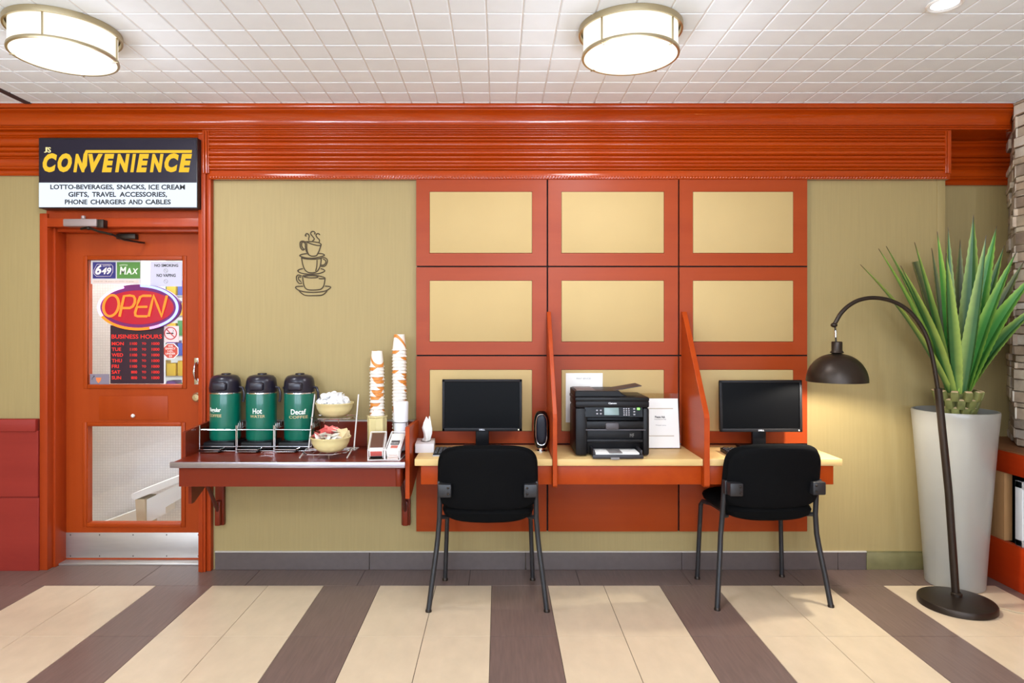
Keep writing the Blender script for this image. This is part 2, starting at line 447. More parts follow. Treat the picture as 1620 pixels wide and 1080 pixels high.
# wainscot at far left
wl1 = WX(61, -.03)
struct(MB().box(XL, wl1, -.03, 0, 0, .432).box(XL, wl1-.004, -.03, 0, .439, .83).rbox(XL, wl1-.012, -.042, 0, .826, .90, .004).box(XL, wl1-.008, -.02, 0, .43, .44).build('trim_6', M_LOWPANEL, bevel=.002, origin=(0,0,0)))

# ---------------------------------------------------------------- door and its frame
mb = MB()
mb.rbox(-2.728, -2.682, -.02, .17, 0, 2.12, .003)               # left jamb
mb.rbox(-2.684, -2.668, .03, .16, 0, 2.04, .003)                # stop
mb.rbox(-2.684, -1.72, -.02, .16, 2.040, 2.093, .003)           # head
mb.rbox(-2.684, -1.74, .05, .16, 2.02, 2.042, .003)
mb.box(-2.684, -1.72, -.004, .01, 2.09, 2.36)
struct(mb.build('trim_7', M_FRAME, origin=(0,0,0)))
mb = MB()
mb.rbox(-1.772, -1.728, -.05, .17, 0, 2.58, .004); mb.rbox(-1.73, -1.703, -.035, .02, 0, 2.56, .004); mb.rbox(-1.752, -1.742, -.056, 0, 0, 2.33, .003)
struct(mb.build('trim_8', M_FRAME, origin=(0,0,0)))

DY = .13
dX = lambda px: WX(px, DY)
dZ = lambda py: WZ(py, DY)
door = bpy.data.objects.new('door_1', None); C.objects.link(door); door.location = (-2.225, DY, 0); door['_w'] = (-2.225, DY, 0.0); struct(door)
dl, dr, db, dt = -2.685, -1.755, .012, 2.03
u = (dX(139), dX(289), dZ(608), dZ(411)); l_ = (dX(138), dX(287), dZ(827), dZ(674))
mb = MB()
mb.box(dl, u[0], DY, DY+.045, db, dt).box(u[1], dr, DY, DY+.045, db, dt)
for a, b in ((db, l_[2]), (l_[3], u[2]), (u[3], dt)): mb.box(u[0], u[1], DY, DY+.045, a, b)
for q in (u, l_):
    w = .026
    for (a, b, c, d) in ((q[0]-w, q[0], q[2]-w, q[3]+w), (q[1], q[1]+w, q[2]-w, q[3]+w), (q[0], q[1], q[2]-w, q[2]), (q[0], q[1], q[3], q[3]+w)):
        mb.rbox(a, b, DY-.008, DY+.01, c, d, .005)
mb.build('door_leaf', M_DOOR, door)
MB().box(u[0], u[1], DY+.02, DY+.025, u[2], u[3]).build('upper_glass', M_GLASS, door)
MB().box(l_[0], l_[1], DY+.02, DY+.025, l_[2], l_[3]).build('lower_glass', M_GLASS, door)
kp = MB().rbox(dX(104), dX(318), DY-.003, DY, dZ(882), dZ(842), .001)
for px in (112, 158, 211, 264, 314):
    for py in (845.5, 879): kp.ball((dX(px), DY-.003, dZ(py)), .004, .002, .004, 8, 5, 1)
kp.build('kick_plate', [M_STEEL, M_DKMETAL], door)
fl = MB().rbox(dX(157), dX(266), DY-.004, DY, dZ(664), dZ(626), .002).build('mail_flap', M_DOOR, door)
MB().ball((dX(212), DY-.012, dZ(657)), .012, .012, .012, 14, 8).build('flap_knob', mat('white_knob', (230,225,215), .3), door)
mb = MB()
hx = dX(312)
for py in (571, 603): mb.rbox(hx-.017, hx+.017, DY-.005, DY, dZ(py+5), dZ(py-5), .002)
mb.tube([(hx, DY, dZ(573)), (hx, DY-.03, dZ(577)), (hx, DY-.042, dZ(587)), (hx, DY-.03, dZ(597)), (hx, DY, dZ(601))], [.006,.008,.009,.008,.006], 10)
mb.build('door_handle', M_CHROME, door)
mb = MB().lathe([(.03, 0), (.029, .01), (.022, .016), (.020, .022), (.0, .023)], (0,0,0), 24).rbox(-.002, .002, -.008, .008, .022, .0245, .0005)
mb.xform(Matrix.Translation((hx, DY, dZ(628))) @ Matrix.Rotation(PI/2, 4, 'X'))
mb.build('deadbolt', mat('worn_brass', (200,180,140), .3, .9), door)
# closer on the frame head
cl = MB().rbox(WX(100,-.07), WX(153,-.07), -.075, -.02, WZ(358,-.07), WZ(346,-.07), .006)
cl.rbox(WX(153,-.06), WX(164,-.06), -.065, -.02, WZ(360,-.06), WZ(347,-.06), .002, m=1)
cl.cyl((WX(132,-.05), -.05, WZ(346,-.05)), (WX(132,-.05), -.05, WZ(341.5,-.05)), .012, 12)
clo = cl.build('closer_body', [mat('closer_grey', (150,132,128), .5, .3), M_DKMETAL], door)
MB().tube([W(128,362,-.04), W(140,360,-.05), W(156,366,-.08), W(178,371,-.1)], .007, 8).ball(W(140,361,-.05), .014, .014, .01).tube([W(178,371,-.1), W(196,379,-.03), W(220,383,.05), W(228,384,.115)], .006, 8).rbox(WX(185,.1), WX(215,.1), .09, .13, WZ(378,.1), WZ(370,.1), .003).build('closer_arm', M_DKMETAL, door)
struct(MB().rbox(-2.68, -1.76, .06, .2, 0, .012, .003).build('trim_9', M_STEEL))

# ---------------------------------------------------------------- space seen through the door glass
m_grid, t_, p_ = nmat('fine_grid_wall')
tc = t_.nodes.new('ShaderNodeTexCoord'); br = t_.nodes.new('ShaderNodeTexBrick'); mp = t_.nodes.new('ShaderNodeMapping'); mp.inputs['Rotation'].default_value = (PI/2, 0, 0)
br.inputs['Color1'].default_value = lin((232,230,232)); br.inputs['Color2'].default_value = lin((226,225,228)); br.inputs['Mortar'].default_value = lin((212,210,213))
br.inputs['Scale'].default_value = 1; br.offset = 0; br.inputs['Brick Width'].default_value = .019; br.inputs['Row Height'].default_value = .019; br.inputs['Mortar Size'].default_value = .0018
t_.links.new(tc.outputs['Object'], mp.inputs[0]); t_.links.new(mp.outputs[0], br.inputs['Vector']); t_.links.new(br.outputs[0], p_.inputs['Base Color']); p_.inputs['Roughness'].default_value = .6
struct(MB().box(-4.4, -.8, 2.6, 2.7, 0, ZC).build('wall_beyond', M_WHITE, origin=(0,0,0)))
struct(MB().box(-4.4, -2.47, .86, .94, 0, ZC).box(-2.47, -.9, .86, .94, 0, 1.02).build('wall_beyond_partition', m_grid, origin=(0,0,0)))
struct(MB().box(-4.4, -4.3, .14, 2.6, 0, ZC).build('wall_beyond_left', M_WHITE, origin=(0,0,0)))
struct(MB().box(-.9, -.8, .2, 2.6, 0, ZC).build('wall_beyond_right', M_WHITE, origin=(0,0,0)))
struct(MB().box(-4.4, -.8, .14, 2.7, ZC, ZC+.05).build('ceiling_beyond', M_WHITE, origin=(0,0,0)))
sl = area('shop_front_fill', (-2.3, .50, ZC-.03), (0, 0, 0), 1.4, .5, 60, (.95, .97, 1.0))  # unseen fill, added to brighten the partition behind the door
area('shop_back_fill', (-2.0, 1.8, ZC-.03), (0, 0, 0), 1.6, .6, 50, (.9, .96, 1.06))  # second unseen fill, brightens the far part of the shop
rail = world_thing('stair_railing', 'white sloping stair railing seen through the lower door glass', 'railing', W(262,826,.6))
y0, y1 = .55, .68
def poly(pts, y): return [(W(px,py,y).x, W(px,py,y).z) for px, py in pts]
MB().prism(poly([(232,790), (300,757), (300,780), (262,802), (262,812), (236,826), (232,826)], y0), 'y', y0, y1).build('side_panel', M_WHITE, rail)
MB().prism(poly([(209,781), (300,746), (300,756), (214,790), (209,787)], y0-.03), 'y', y0-.04, y1+.03).build('cap_rail', mat('cap_white', (246,244,240), .4), rail)
MB().prism(poly([(215,789), (230,789), (232,858), (220,858)], y0-.01), 'y', y0-.02, y1).build('end_post', mat('tan_post', (206,186,156), .5), rail)
MB().prism(poly([(120,842), (217,806), (222,862), (120,862)], .72), 'y', .72, .82).build('lower_panel', M_WHITE, rail)
# product rack inside the shop
rack = world_thing('product_rack', 'grey wire product rack inside the shop, behind the upper door glass', 'rack', (-2.60, 1.3, 0))
mb = MB()
rx0, rx1 = -2.76, -2.46
for x in (rx0, rx1):
    for y in (1.28, 1.48): mb.cyl((x, y, 0), (x, y, 2.0), .008, 8)
mb.build('frame', M_CHROME, rack)
zs = [.9, 1.06, 1.22, 1.38, 1.54, 1.7]
for z in zs: MB().box(rx0, rx1, 1.27, 1.49, z-.01, z).build('shelf', M_STEEL, rack)
pc = [(60,90,190), (210,60,50), (230,190,60), (240,240,240), (70,150,90), (120,70,160)]
pm = [mat('packet_%d' % i, c, .5) for i, c in enumerate(pc)]
names = ['blue', 'red', 'yellow', 'white', 'green', 'purple']
floor_word = ['lowest', 'second', 'third', 'fourth', 'fifth', 'top']
for i, z in enumerate(zs):
    for k in range(3):
        q = (i*2+k*5+i*k) % 6
        x = rx0+.03+k*.088
        tag(MB().rbox(x, x+.07, 1.29, 1.4, z, z+.10+.02*((i+k) % 2), .003).build('snack_packet', pm[q]),
            '%s snack packet %s on the %s shelf of the rack inside the shop' % (names[q], ('at left', 'in the middle', 'at right')[k], floor_word[i]), 'packet', 'snack packets on the rack inside the shop')
# ---------------------------------------------------------------- things on the upper door pane
GY = DY+.018      # just in front of the glass
gX = lambda px: WX(px, GY)
gZ = lambda py: WZ(py, GY)
def c3(x, y): return (100+x/4.5, 390+y/4.5)          # crop coordinates to photo pixels
lot = world_thing('lottery_poster', 'lottery poster with blue and green squares at top left of the door glass', 'poster', (gX(184), GY, gZ(448)))
MB().box(gX(144), gX(223), GY-.001, GY+.0015, gZ(449), gZ(412)).build('backing', mat('poster_backing', (206,200,196), .6), lot)
MB().box(gX(147), gX(183.3), GY-.0025, GY-.001, gZ(440.5), gZ(414.5)).build('blue_square', mat('lotto_blue', (44,40,110), .4), lot)
MB().box(gX(185.3), gX(222), GY-.0025, GY-.001, gZ(440.5), gZ(414.5)).build('green_square', mat('lotto_green', (78,128,52), .4), lot)
MB().text('6', gX(151), gX(161), gZ(434.5), gZ(418.5), GY-.0025, .25, .03).text('49', gX(161), gX(176.5), gZ(434), gZ(423), GY-.0025, .25, .03).text('LOTTO', gX(163), gX(175), gZ(421.5), gZ(419), GY-.0025, .2).tube([(gX(x), GY-.0027, gZ(y)) for x, y in ((153,437), (149,433), (149,427), (154,418), (176,418), (179,421), (179,430), (175,437))], .0012, 5, True).build('number_logo', mat('lotto_white', (240,225,215), .4), lot)
MB().text('M', gX(190), gX(200), gZ(434), gZ(422), GY-.0025, .1, .03).text('A', gX(200), gX(209), gZ(434), gZ(424), GY-.0025, .1, .03).text('X', gX(209), gX(219), gZ(433.5), gZ(424.5), GY-.0025, .2, .03).text('LOTTO', gX(190), gX(202), gZ(420.5), gZ(418), GY-.0025).build('word_logo', mat('max_white', (236,240,215), .4), lot)
MB().box(gX(147), gX(220), GY-.0022, GY-.001, gZ(447.5), gZ(443)).build('caption_strip', mat('peach_strip', (222,196,180), .6), lot)
MB().text('must be 18 years or older to play', gX(149), gX(212), gZ(446.2), gZ(444), GY-.0022).build('caption', M_GREYINK, lot)
ns = world_thing('no_smoking_notice', 'white NO SMOKING NO VAPING paper notice at top right of the door glass', 'notice', (gX(263), GY, gZ(453)))
MB().box(gX(238), gX(288), GY-.001, GY+.001, gZ(453), gZ(414)).build('paper', mat('notice_lilac', (196,192,204), .6), ns)
MB().text('NO SMOKING', gX(244.5), gX(282), gZ(422), gZ(417.5), GY-.001, 0, .03).build('no_smoking_line', M_INK, ns)
MB().text('NO VAPING', gX(248), gX(278), gZ(438), gZ(433), GY-.001, 0, .03).build('no_vaping_line', M_INK, ns)
for py in (428, 445):
    mb = MB(); mb.tube([(gX(262.5)+.012*math.cos(a*PI/10), GY-.0015, gZ(py)+.012*math.sin(a*PI/10)) for a in range(20)], .001, 5, True).tube([(gX(262.5)-.0085, GY-.0015, gZ(py)+.0085), (gX(262.5)+.0085, GY-.0015, gZ(py)-.0085)], .001, 5); mb.build('symbol', M_GREYINK, ns)
st = world_thing('no_smoking_sticker', 'square no smoking sticker with red barred circle at right of the hours board', 'sticker', (gX(270.5), GY, gZ(541)))
MB().box(gX(258.5), gX(283), GY-.001, GY+.001, gZ(541), gZ(515.5)).build('sheet', mat('pinkish_sticker', (226,200,196), .5), st)
rr = .037
cx, cz = gX(270), gZ(527)
MB().tube([(cx+rr*math.cos(a*PI/16), GY-.002, cz+rr*math.sin(a*PI/16)) for a in range(32)], .003, 6, True).tube([(cx-.026, GY-.0025, cz+.026), (cx+.026, GY-.0025, cz-.026)], .003, 6).build('barred_circle', mat('sticker_red', (190,50,50), .5), st)
MB().box(cx-.026, cx+.018, GY-.0018, GY-.001, cz-.004, cz+.003).tube([(cx+.012, GY-.0015, cz+.006), (cx+.02, GY-.0015, cz+.016), (cx+.012, GY-.0015, cz+.022)], .0012, 5).build('cigarette', M_INK, st)
oc = world_thing('age_check_sticker', 'red octagonal ID sticker below the no smoking sticker', 'sticker', (gX(270), GY, gZ(567)))
cx, cz, rr = gX(270), gZ(555), .052
for r2, nm, mm, yy in ((rr, 'white_border', M_PAPER, 0), (rr*.9, 'red_face', mat('octagon_red', (196,70,52), .5), .001)):
    MB().prism([(cx+r2*math.cos(PI/8+k*PI/4), cz+r2*math.sin(PI/8+k*PI/4)) for k in range(8)], 'y', GY-.001-yy, GY+.001-yy).build(nm, mm, oc)
mb = MB()
for k, (tx, w) in enumerate((('WE', .03), ('EXPECT', .062), ('I.D.', .035), ('UNDER', .06), ('25', .02))):
    z = cz+.030-k*.0155
    mb.text(tx, cx-w/2, cx+w/2, z-.005, z+.006, GY-.002, 0, .02)
mb.build('lettering', mat('octagon_white', (245,230,220), .5), oc)
ab = world_thing('alarm_sticker', 'small grey security sticker at bottom left of the upper door glass', 'sticker', (gX(157), GY, gZ(609)))
MB().box(gX(142.5), gX(173), GY-.001, GY+.001, gZ(609.5), gZ(591.5)).build('sheet', mat('sticker_grey', (128,118,130), .5), ab)
MB().prism([(gX(152), gZ(597)), (gX(160.5), gZ(597)), (gX(159.5), gZ(602)), (gX(156), gZ(606)), (gX(153), gZ(602))], 'y', GY-.003, GY-.001).build('shield', mat('shield_orange', (235,130,70), .5), ab)
MB().text('?', gX(145), gX(150), gZ(600), gZ(594), GY-.001, .3).build('mark', M_INK, ab)
# OPEN neon sign
NY = GY-.03
nX = lambda x: WX(100+x/4.5, NY)
nZ = lambda y: WZ(390+y/4.5, NY)
op = world_thing('open_sign', 'oval neon OPEN sign glowing red and blue on the door glass', 'sign', (nX(537), NY, nZ(600)))
cx, cz, ax, az = nX(535), nZ(432), (nX(832)-nX(238))/2, (nZ(270)-nZ(598))/2
MB().prism([(cx+ax*math.cos(k*PI/32), cz+az*math.sin(k*PI/32)) for k in range(64)], 'y', NY+.004, GY-.002).build('back_panel', mat('neon_back_plate', (90,10,70), .4, emit=(110,20,130), es=.25), op, bevel=.002)  # purple emission stands in for the tubes' glow on the plate
MB().prism([(cx+ax*.84*math.cos(k*PI/32), cz+az*.74*math.sin(k*PI/32)) for k in range(64)], 'y', NY+.002, NY+.005).build('red_panel', mat('neon_red_panel', (120,4,24), .3, emit=(220,6,50), es=.45), op, bevel=.0015)  # panel's red emission stands in for neon glow falling on it
def ring(a0, a1, n=26): return [(cx+(ax*.94)*math.cos(a0+(a1-a0)*k/n), NY-.004, cz+(az*.94)*math.sin(a0+(a1-a0)*k/n)) for k in range(n+1)]
d2 = math.radians
MB().tube(ring(d2(112), d2(203)), .008, 8).build('pink_tube', emis('neon_pink', (255,190,255), 2.2), op)
MB().tube(ring(d2(-72), d2(86)), .008, 8).build('blue_tube', emis('neon_blue', (150,160,255), 2.4), op)
MB().tube(ring(d2(205), d2(304)), .008, 8).build('orange_tube', emis('neon_orange', (255,120,40), 2.0), op)
E_LET = emis('neon_letter', (255,150,62), 1.15)
def stroke(pts): return [(nX(x), NY-.006, nZ(y)) for x, y in pts]
o_pts = []
for k in range(28):
    a = 2*PI*k/28; X_ = 54*math.cos(a); Y_ = 75*math.sin(a); o_pts.append((345+X_-Y_*.12, 420+Y_))
MB().tube(stroke(o_pts), .0075, 8, True).build('letter_o', E_LET, op)
MB().tube(stroke([(405,498), (420,425), (437,352), (480,348), (505,353), (515,372), (513,400), (500,425), (478,437), (428,437)]), .0075, 8).build('letter_p', E_LET, op)
MB().tube(stroke([(630,350), (572,350), (552,358), (540,388), (525,430), (600,428)]), .0075, 8).tube(stroke([(527,432), (516,470), (518,490), (535,496), (600,496)]), .0075, 8).build('letter_e', E_LET, op)
MB().tube(stroke([(612,497), (630,420), (647,348), (676,422), (704,497), (722,425), (742,348)]), .0075, 8).build('letter_n', E_LET, op)
# business hours board
bh = world_thing('hours_board', 'black BUSINESS HOURS board with glowing red letters below the OPEN sign', 'sign', (gX(216), GY, gZ(607)))
bX = lambda x: WX(100+x/4.5, GY-.006)
bZ = lambda y: WZ(390+y/4.5, GY-.006)
MB().box(bX(335), bX(715), GY-.006, GY-.001, bZ(975), bZ(560)).build('board', mat('hours_black', (44,14,34), .35), bh, bevel=.001)
E_HR = emis('hours_red', (255,60,50), 1.1)
MB().text('BUSINESS HOURS', bX(345), bX(702), bZ(655), bZ(625), GY-.006, 0, .012).build('heading', E_HR, bh)
days = ['MON', 'TUE', 'WED', 'THU', 'FRI', 'SAT', 'SUN']; op_h = ['1100']*5+['800', '800']
for k, dname in enumerate(days):
    y = 690+k*40.5
    MB().text(dname, bX(346), bX(346+(85, 66, 80, 72, 50, 60, 66)[k]), bZ(y+12), bZ(y-12), GY-.006, 0, .012).build('day_lettering', E_HR, bh)
    MB().text(op_h[k], bX(476 if k < 5 else 484), bX(526), bZ(y+10), bZ(y-10), GY-.006, 0, .01).build('opening_time', E_HR, bh)
    MB().text('TO', bX(560), bX(590), bZ(y+8), bZ(y-8), GY-.006, 0, .01).build('to_lettering', E_HR, bh)
    MB().text('1000', bX(630), bX(685), bZ(y+10), bZ(y-10), GY-.006, 0, .01).build('closing_time', E_HR, bh)

# ---------------------------------------------------------------- lit sign above the door
SY = -.10
sX = lambda px: WX(px, SY)
sZ = lambda py: WZ(py, SY)
sg = world_thing('shop_sign', 'lit JS CONVENIENCE sign box, yellow on black, above the door', 'sign', (sX(186), SY, sZ(329)))
MB().rbox(sX(60.5), sX(312), SY+.002, -.026, sZ(329.5), sZ(217.5), .004).build('housing', mat('sign_housing', (34,28,30), .4), sg)
MB().box(sX(63), sX(310.5), SY-.002, SY+.003, sZ(289), sZ(221)).build('black_face', mat('sign_black', (26,22,32), .3, spec=.3, emit=(50,44,70), es=.2), sg)
wf = MB().box(sX(62), sX(311), SY-.002, SY+.003, sZ(327.5), sZ(289)).build('white_face', emis('sign_white', (226,238,255), 1.1), sg)
E_Y = emis('sign_yellow', (250,200,60), .95)
mb = MB()
xs_ = [(68, 90.5, 'C'), (91.5, 114, 'O'), (116.5, 137.5, 'N'), (140, 163, 'V'), (161.5, 181, 'E'), (182.5, 205.5, 'N'), (206.5, 215.5, 'I'), (216, 236, 'E'), (237.5, 259, 'N'), (260.5, 283, 'C'), (283, 304, 'E')]
for a, b, ch in xs_: mb.text(ch, sX(a), sX(b), sZ(272.5), sZ(243.5 if ch != 'C' and ch != 'O' else 242.5), SY-.002, .22, .06)
mb.prism([(sX(132.5), sZ(245)), (sX(136), sZ(237.5)), (sX(304), sZ(237.5)), (sX(303.5), sZ(242)), (sX(139), sZ(242)), (sX(138), sZ(262)), (sX(132), sZ(272))], 'y', SY-.0028, SY-.002)
mb.build('name_lettering', E_Y, sg)
MB().text('J', sX(70), sX(75), sZ(241.5), sZ(233), SY-.002, 0, .02).text('S', sX(75.7), sX(81), sZ(241.5), sZ(233), SY-.002, 0, .02).box(sX(72.5), sX(76), SY-.003, SY-.002, sZ(234), sZ(233)).build('initials', emis('sign_cream', (255,240,170), 1.0), sg)
mb = MB()
for tx, a, b, z0, z1 in (('LOTTO-BEVERAGES,', 80, 180.5, 300, 292), ('SNACKS,', 185, 231, 300, 292), ('ICE CREAM', 235.5, 293, 300, 292), ('GIFTS,', 108.5, 141, 312, 303.5), ('TRAVEL', 146, 184, 311.5, 303.5), ('ACCESSORIES,', 189.5, 264.5, 312, 303.5), ('PHONE', 103, 138.5, 323.3, 315.5), ('CHARGERS', 143.5, 199, 323.3, 315.5), ('AND', 203.5, 226, 323.3, 315.5), ('CABLES', 230.5, 270.5, 323.3, 315.5)):
    low = .0 if ',' not in tx else .8
    mb.text(tx, sX(a), sX(b), sZ(z0+low), sZ(z1), SY-.002, 0, .03)
mb.build('services_lettering', M_INK, sg)

# ---------------------------------------------------------------- coffee cup decal
def cc(x, y, yy=-.002): return W(420+x/6.75, 340+y/6.75, yy)
def cr(pts, n=5, closed=False):
    P_ = [Vector((p[0], p[1])) for p in pts]; out = []; N = len(P_)
    for i in range(N if closed else N-1):
        p0 = P_[i-1] if (i > 0 or closed) else P_[0]; p1 = P_[i]; p2 = P_[(i+1) % N]; p3 = P_[(i+2) % N] if (closed or i+2 < N) else P_[-1]
        for k in range(n):
            t = k/n
            out.append(.5*((2*p1)+(p2-p0)*t+(2*p0-5*p1+4*p2-p3)*t*t+(3*p1-p0-3*p2+p3)*t**3))
    if not closed: out.append(P_[-1])
    return [tuple(p) for p in out]
dec = world_thing('wall_decal', 'dark outline decal of three stacked steaming coffee cups on the olive wall', 'decal', cc(500, 860))
def line(mbx, pts, r=.0034, closed=False, n=5):
    mbx.tube([cc(x, y) for x, y in cr(pts, n, closed)], r, 6, closed)
mi = mat('decal_brown', (70,56,34), .7)
mb = MB()
line(mb, [(463,272), (460,250), (466,225), (455,203), (435,200), (425,220), (438,225)]); line(mb, [(500,280), (520,255), (500,225), (482,200), (490,180), (512,175), (530,190), (520,205)]); line(mb, [(573,290), (575,265), (555,245), (540,222), (545,203), (565,198), (580,212)])
mb.build('steam_lines', mi, dec)
mb = MB()
line(mb, [(430,285), (470,283), (530,288), (575,298), (595,320), (560,325), (500,312), (455,295), (428,285)]); line(mb, [(440,300), (440,350), (450,400), (465,425)]); line(mb, [(425,290), (425,340), (437,390), (455,420), (490,438), (530,437), (550,425), (575,375), (592,322)])
line(mb, [(425,285), (400,278), (375,285), (368,310), (375,350), (400,375), (420,360)]); line(mb, [(420,300), (395,288), (385,310), (390,340), (408,365)])
line(mb, [(440,412), (395,418), (365,432), (385,445), (440,458), (510,460), (570,450), (615,437), (628,425), (600,412), (560,410)])
mb.build('top_cup', mi, dec)
mb = MB()
line(mb, [(383,452), (395,515), (410,565), (435,600), (475,616), (530,612), (560,590), (585,540), (595,470)]); line(mb, [(385,458), (430,468), (500,472), (560,468), (595,462)]); line(mb, [(550,480), (548,540), (535,600)]); line(mb, [(590,462), (625,455), (655,470), (660,500), (640,540), (605,550), (588,540)]); line(mb, [(615,470), (640,485), (640,515), (615,535), (598,532)])
line(mb, [(400,572), (360,582), (345,598), (375,618), (440,630), (510,630), (580,622), (630,600), (620,582), (590,572)])
mb.build('middle_cup', mi, dec)
mb = MB()
line(mb, [(395,655), (400,700), (410,750), (430,785), (470,800), (560,798), (600,785), (625,745), (635,680)]); line(mb, [(395,650), (450,642), (540,645), (610,660), (636,675), (600,680), (570,678)]); line(mb, [(410,660), (470,670), (540,668), (560,658), (520,648), (450,648), (410,660)])
line(mb, [(385,650), (350,640), (330,660), (335,700), (360,730), (390,725)]); line(mb, [(380,665), (355,660), (355,690), (380,712)])
line(mb, [(400,760), (340,762), (320,775), (350,800), (420,820), (520,825), (620,815), (670,795), (695,772), (680,762), (635,758)]); line(mb, [(350,800), (385,835), (430,858), (520,860), (600,855), (640,830), (660,800)])
mb.build('bottom_cup', mi, dec)

# ---------------------------------------------------------------- framed wall panels
struct(MB().box(WX(660), WX(1275.5), -.012, 0, WZ(838), WZ(284)).build('trim_10', M_BLACK, origin=(0,0,0)))
PY = -.035
pX = lambda px: WX(px, PY)
pZ = lambda py: WZ(py, PY)
cols = [(658.5, 864.8, 679.5, 842), (867.3, 1072.6, 888, 1050.5), (1075.2, 1277, 1096, 1255)]
rws = [(283, 420.2, 303, 400.5), (422.6, 561, 443.5, 540.5), (563.4, 701, 584.5, 682), (703.4, 840.5, None, None)]
wcol = ['left', 'middle', 'right']; wrow = ['top', 'second', 'third']
for ci, (a, b, ia, ib) in enumerate(cols):
    for ri, (c, d, ic, idd) in enumerate(rws):
        z0, z1 = pZ(d), pZ(c)
        lab = ('red wood wall panel with tan inset, %s row, %s column' % (wrow[ri], wcol[ci])) if ri < 3 else 'plain red wood wall panel below the desk, %s column' % wcol[ci]
        t = world_thing('wall_panel', lab, 'panel', ((pX(a)+pX(b))/2, -.02, z0), 'wall panels behind the computer desks')
        if ic is None:
            MB().rbox(pX(a), pX(b), PY, -.013, z0, z1, .0015).build('board', M_PANEL, t)
        else:
            mb = MB(); x0, x1, X0, X1 = pX(a), pX(b), pX(ia), pX(ib); Z0, Z1 = pZ(idd), pZ(ic)
            mb.box(x0, X0, PY, -.013, z0, z1).box(X1, x1, PY, -.013, z0, z1).box(X0, X1, PY, -.013, z0, Z0).box(X0, X1, PY, -.013, Z1, z1)
            mb.build('frame', M_PANEL, t)
            MB().rbox(X0+.0015, X1-.0015, PY-.003, -.014, Z0+.0015, Z1-.0015, .003).build('inset', M_INSET, t)

# ---------------------------------------------------------------- coffee counter
CT = .740
ct = world_thing('coffee_counter', 'red-brown wall-hung coffee counter on two brackets beside the door', 'counter', (-1.08, -.25, 0))
MB().box(-1.697, -.497, -.49, -.001, CT-.03, CT).build('counter_top', M_COUNTER, ct)
MB().rbox(-1.712, -.487, -.503, -.488, CT-.030, CT+.001, .004).build('metal_edge', mat('edge_metal', (176,170,180), .3, .9), ct)
MB().box(-1.679, -.54, -.47, -.45, .606, CT-.03).rbox(-.54, -.515, -.472, -.02, .606, CT-.03, .002).build('apron', M_COUNTER, ct, bevel=.0015)
MB().box(-1.695, -.497, -.022, -.001, CT, .885).build('backsplash', M_COUNTER, ct)
MB().box(-1.695, -.497, -.024, -.001, .885, .893).build('splash_cap', mat('cap_grey', (170,160,150), .4, .5), ct)
MB().prism([(-.36, CT-.03), (-.001, CT-.03), (-.001, .893), (-.06, .893), (-.36, .875)], 'x', -1.715, -1.697).build('left_side_panel', M_COUNTER, ct, bevel=.002)
MB().prism([(-.425, .53), (-.34, .53), (-.001, .62), (-.001, .893), (-.425, .912)], 'x', -.497, -.474).build('right_side_panel', M_DESKRED, ct, bevel=.002)
MB().prism([(-.375, .606), (-.375, .49), (-.34, .49), (-.08, .59), (-.08, .606)], 'x', -1.675, -1.657).build('gusset', M_COUNTER, ct, bevel=.001)
for sx, xx in ((1, -1.655), (-1, -.55)):
    b = MB().rbox(xx-.026, xx+.026, -.031, -.001, .27, .60, .004).rbox(xx-.016, xx+.016, -.062, -.03, .275, .42, .006)
    bo = b.build('bracket', M_COUNTER, ct)
    MB().tube([(xx, -.05, .36), (xx, -.13, .47), (xx, -.24, .615)], .011, 8).build('bracket_strut', mat('strut_dark', (84,34,24), .5), bo)

# ---------------------------------------------------------------- airpots on wire racks
def bend_text(mbx, txt, arc_c, half, z0, z1, R, cy=0, bold=.02):
    vs_, fs = glyphs(txt, 0, bold)
    ax_ = min(v[0] for v in vs_); bx_ = max(v[0] for v in vs_); az_ = min(v[1] for v in vs_); bz_ = max(v[1] for v in vs_)
    out = []
    for v in vs_:
        a = arc_c+((v[0]-ax_)/(bx_-ax_)*2-1)*half
        r = R+.0005+.0006*v[2]
        out.append((r*math.sin(a), cy-r*math.cos(a), z0+(v[1]-az_)/(bz_-az_)*(z1-z0)))
    mbx.add(out, fs)
def green_mat():
    m, t, p = nmat('airpot_green')
    tc = t.nodes.new('ShaderNodeTexCoord'); n = t.nodes.new('ShaderNodeTexNoise'); n.inputs['Scale'].default_value = 3
    r = t.nodes.new('ShaderNodeValToRGB'); r.color_ramp.elements[0].color = lin((0,84,74)); r.color_ramp.elements[1].color = lin((0,112,82))
    t.links.new(tc.outputs['Object'], n.inputs['Vector']); t.links.new(n.outputs[0], r.inputs[0]); t.links.new(r.outputs[0], p.inputs['Base Color']); p.inputs['Roughness'].default_value = .3; p.inputs['Coat Weight'].default_value = .3
    return m
M_GREEN = green_mat(); M_LID = mat('airpot_lid_black', (30,26,38), .28)
M_TXTW = mat('airpot_white_ink', (240,240,232), .5); M_TXTG = mat('airpot_gold_ink', (196,170,120), .5)
M_SPECK = mat('airpot_foot', (40,48,48), .4, noise=.8, nscale=90)
spots = [(-1.582, 'Regular', 'COFFEE', -20), (-1.373, 'Hot', 'WATER', 4), (-1.154, 'Decaf', 'COFFEE', 13)]
APY, APZ = -.118, .797
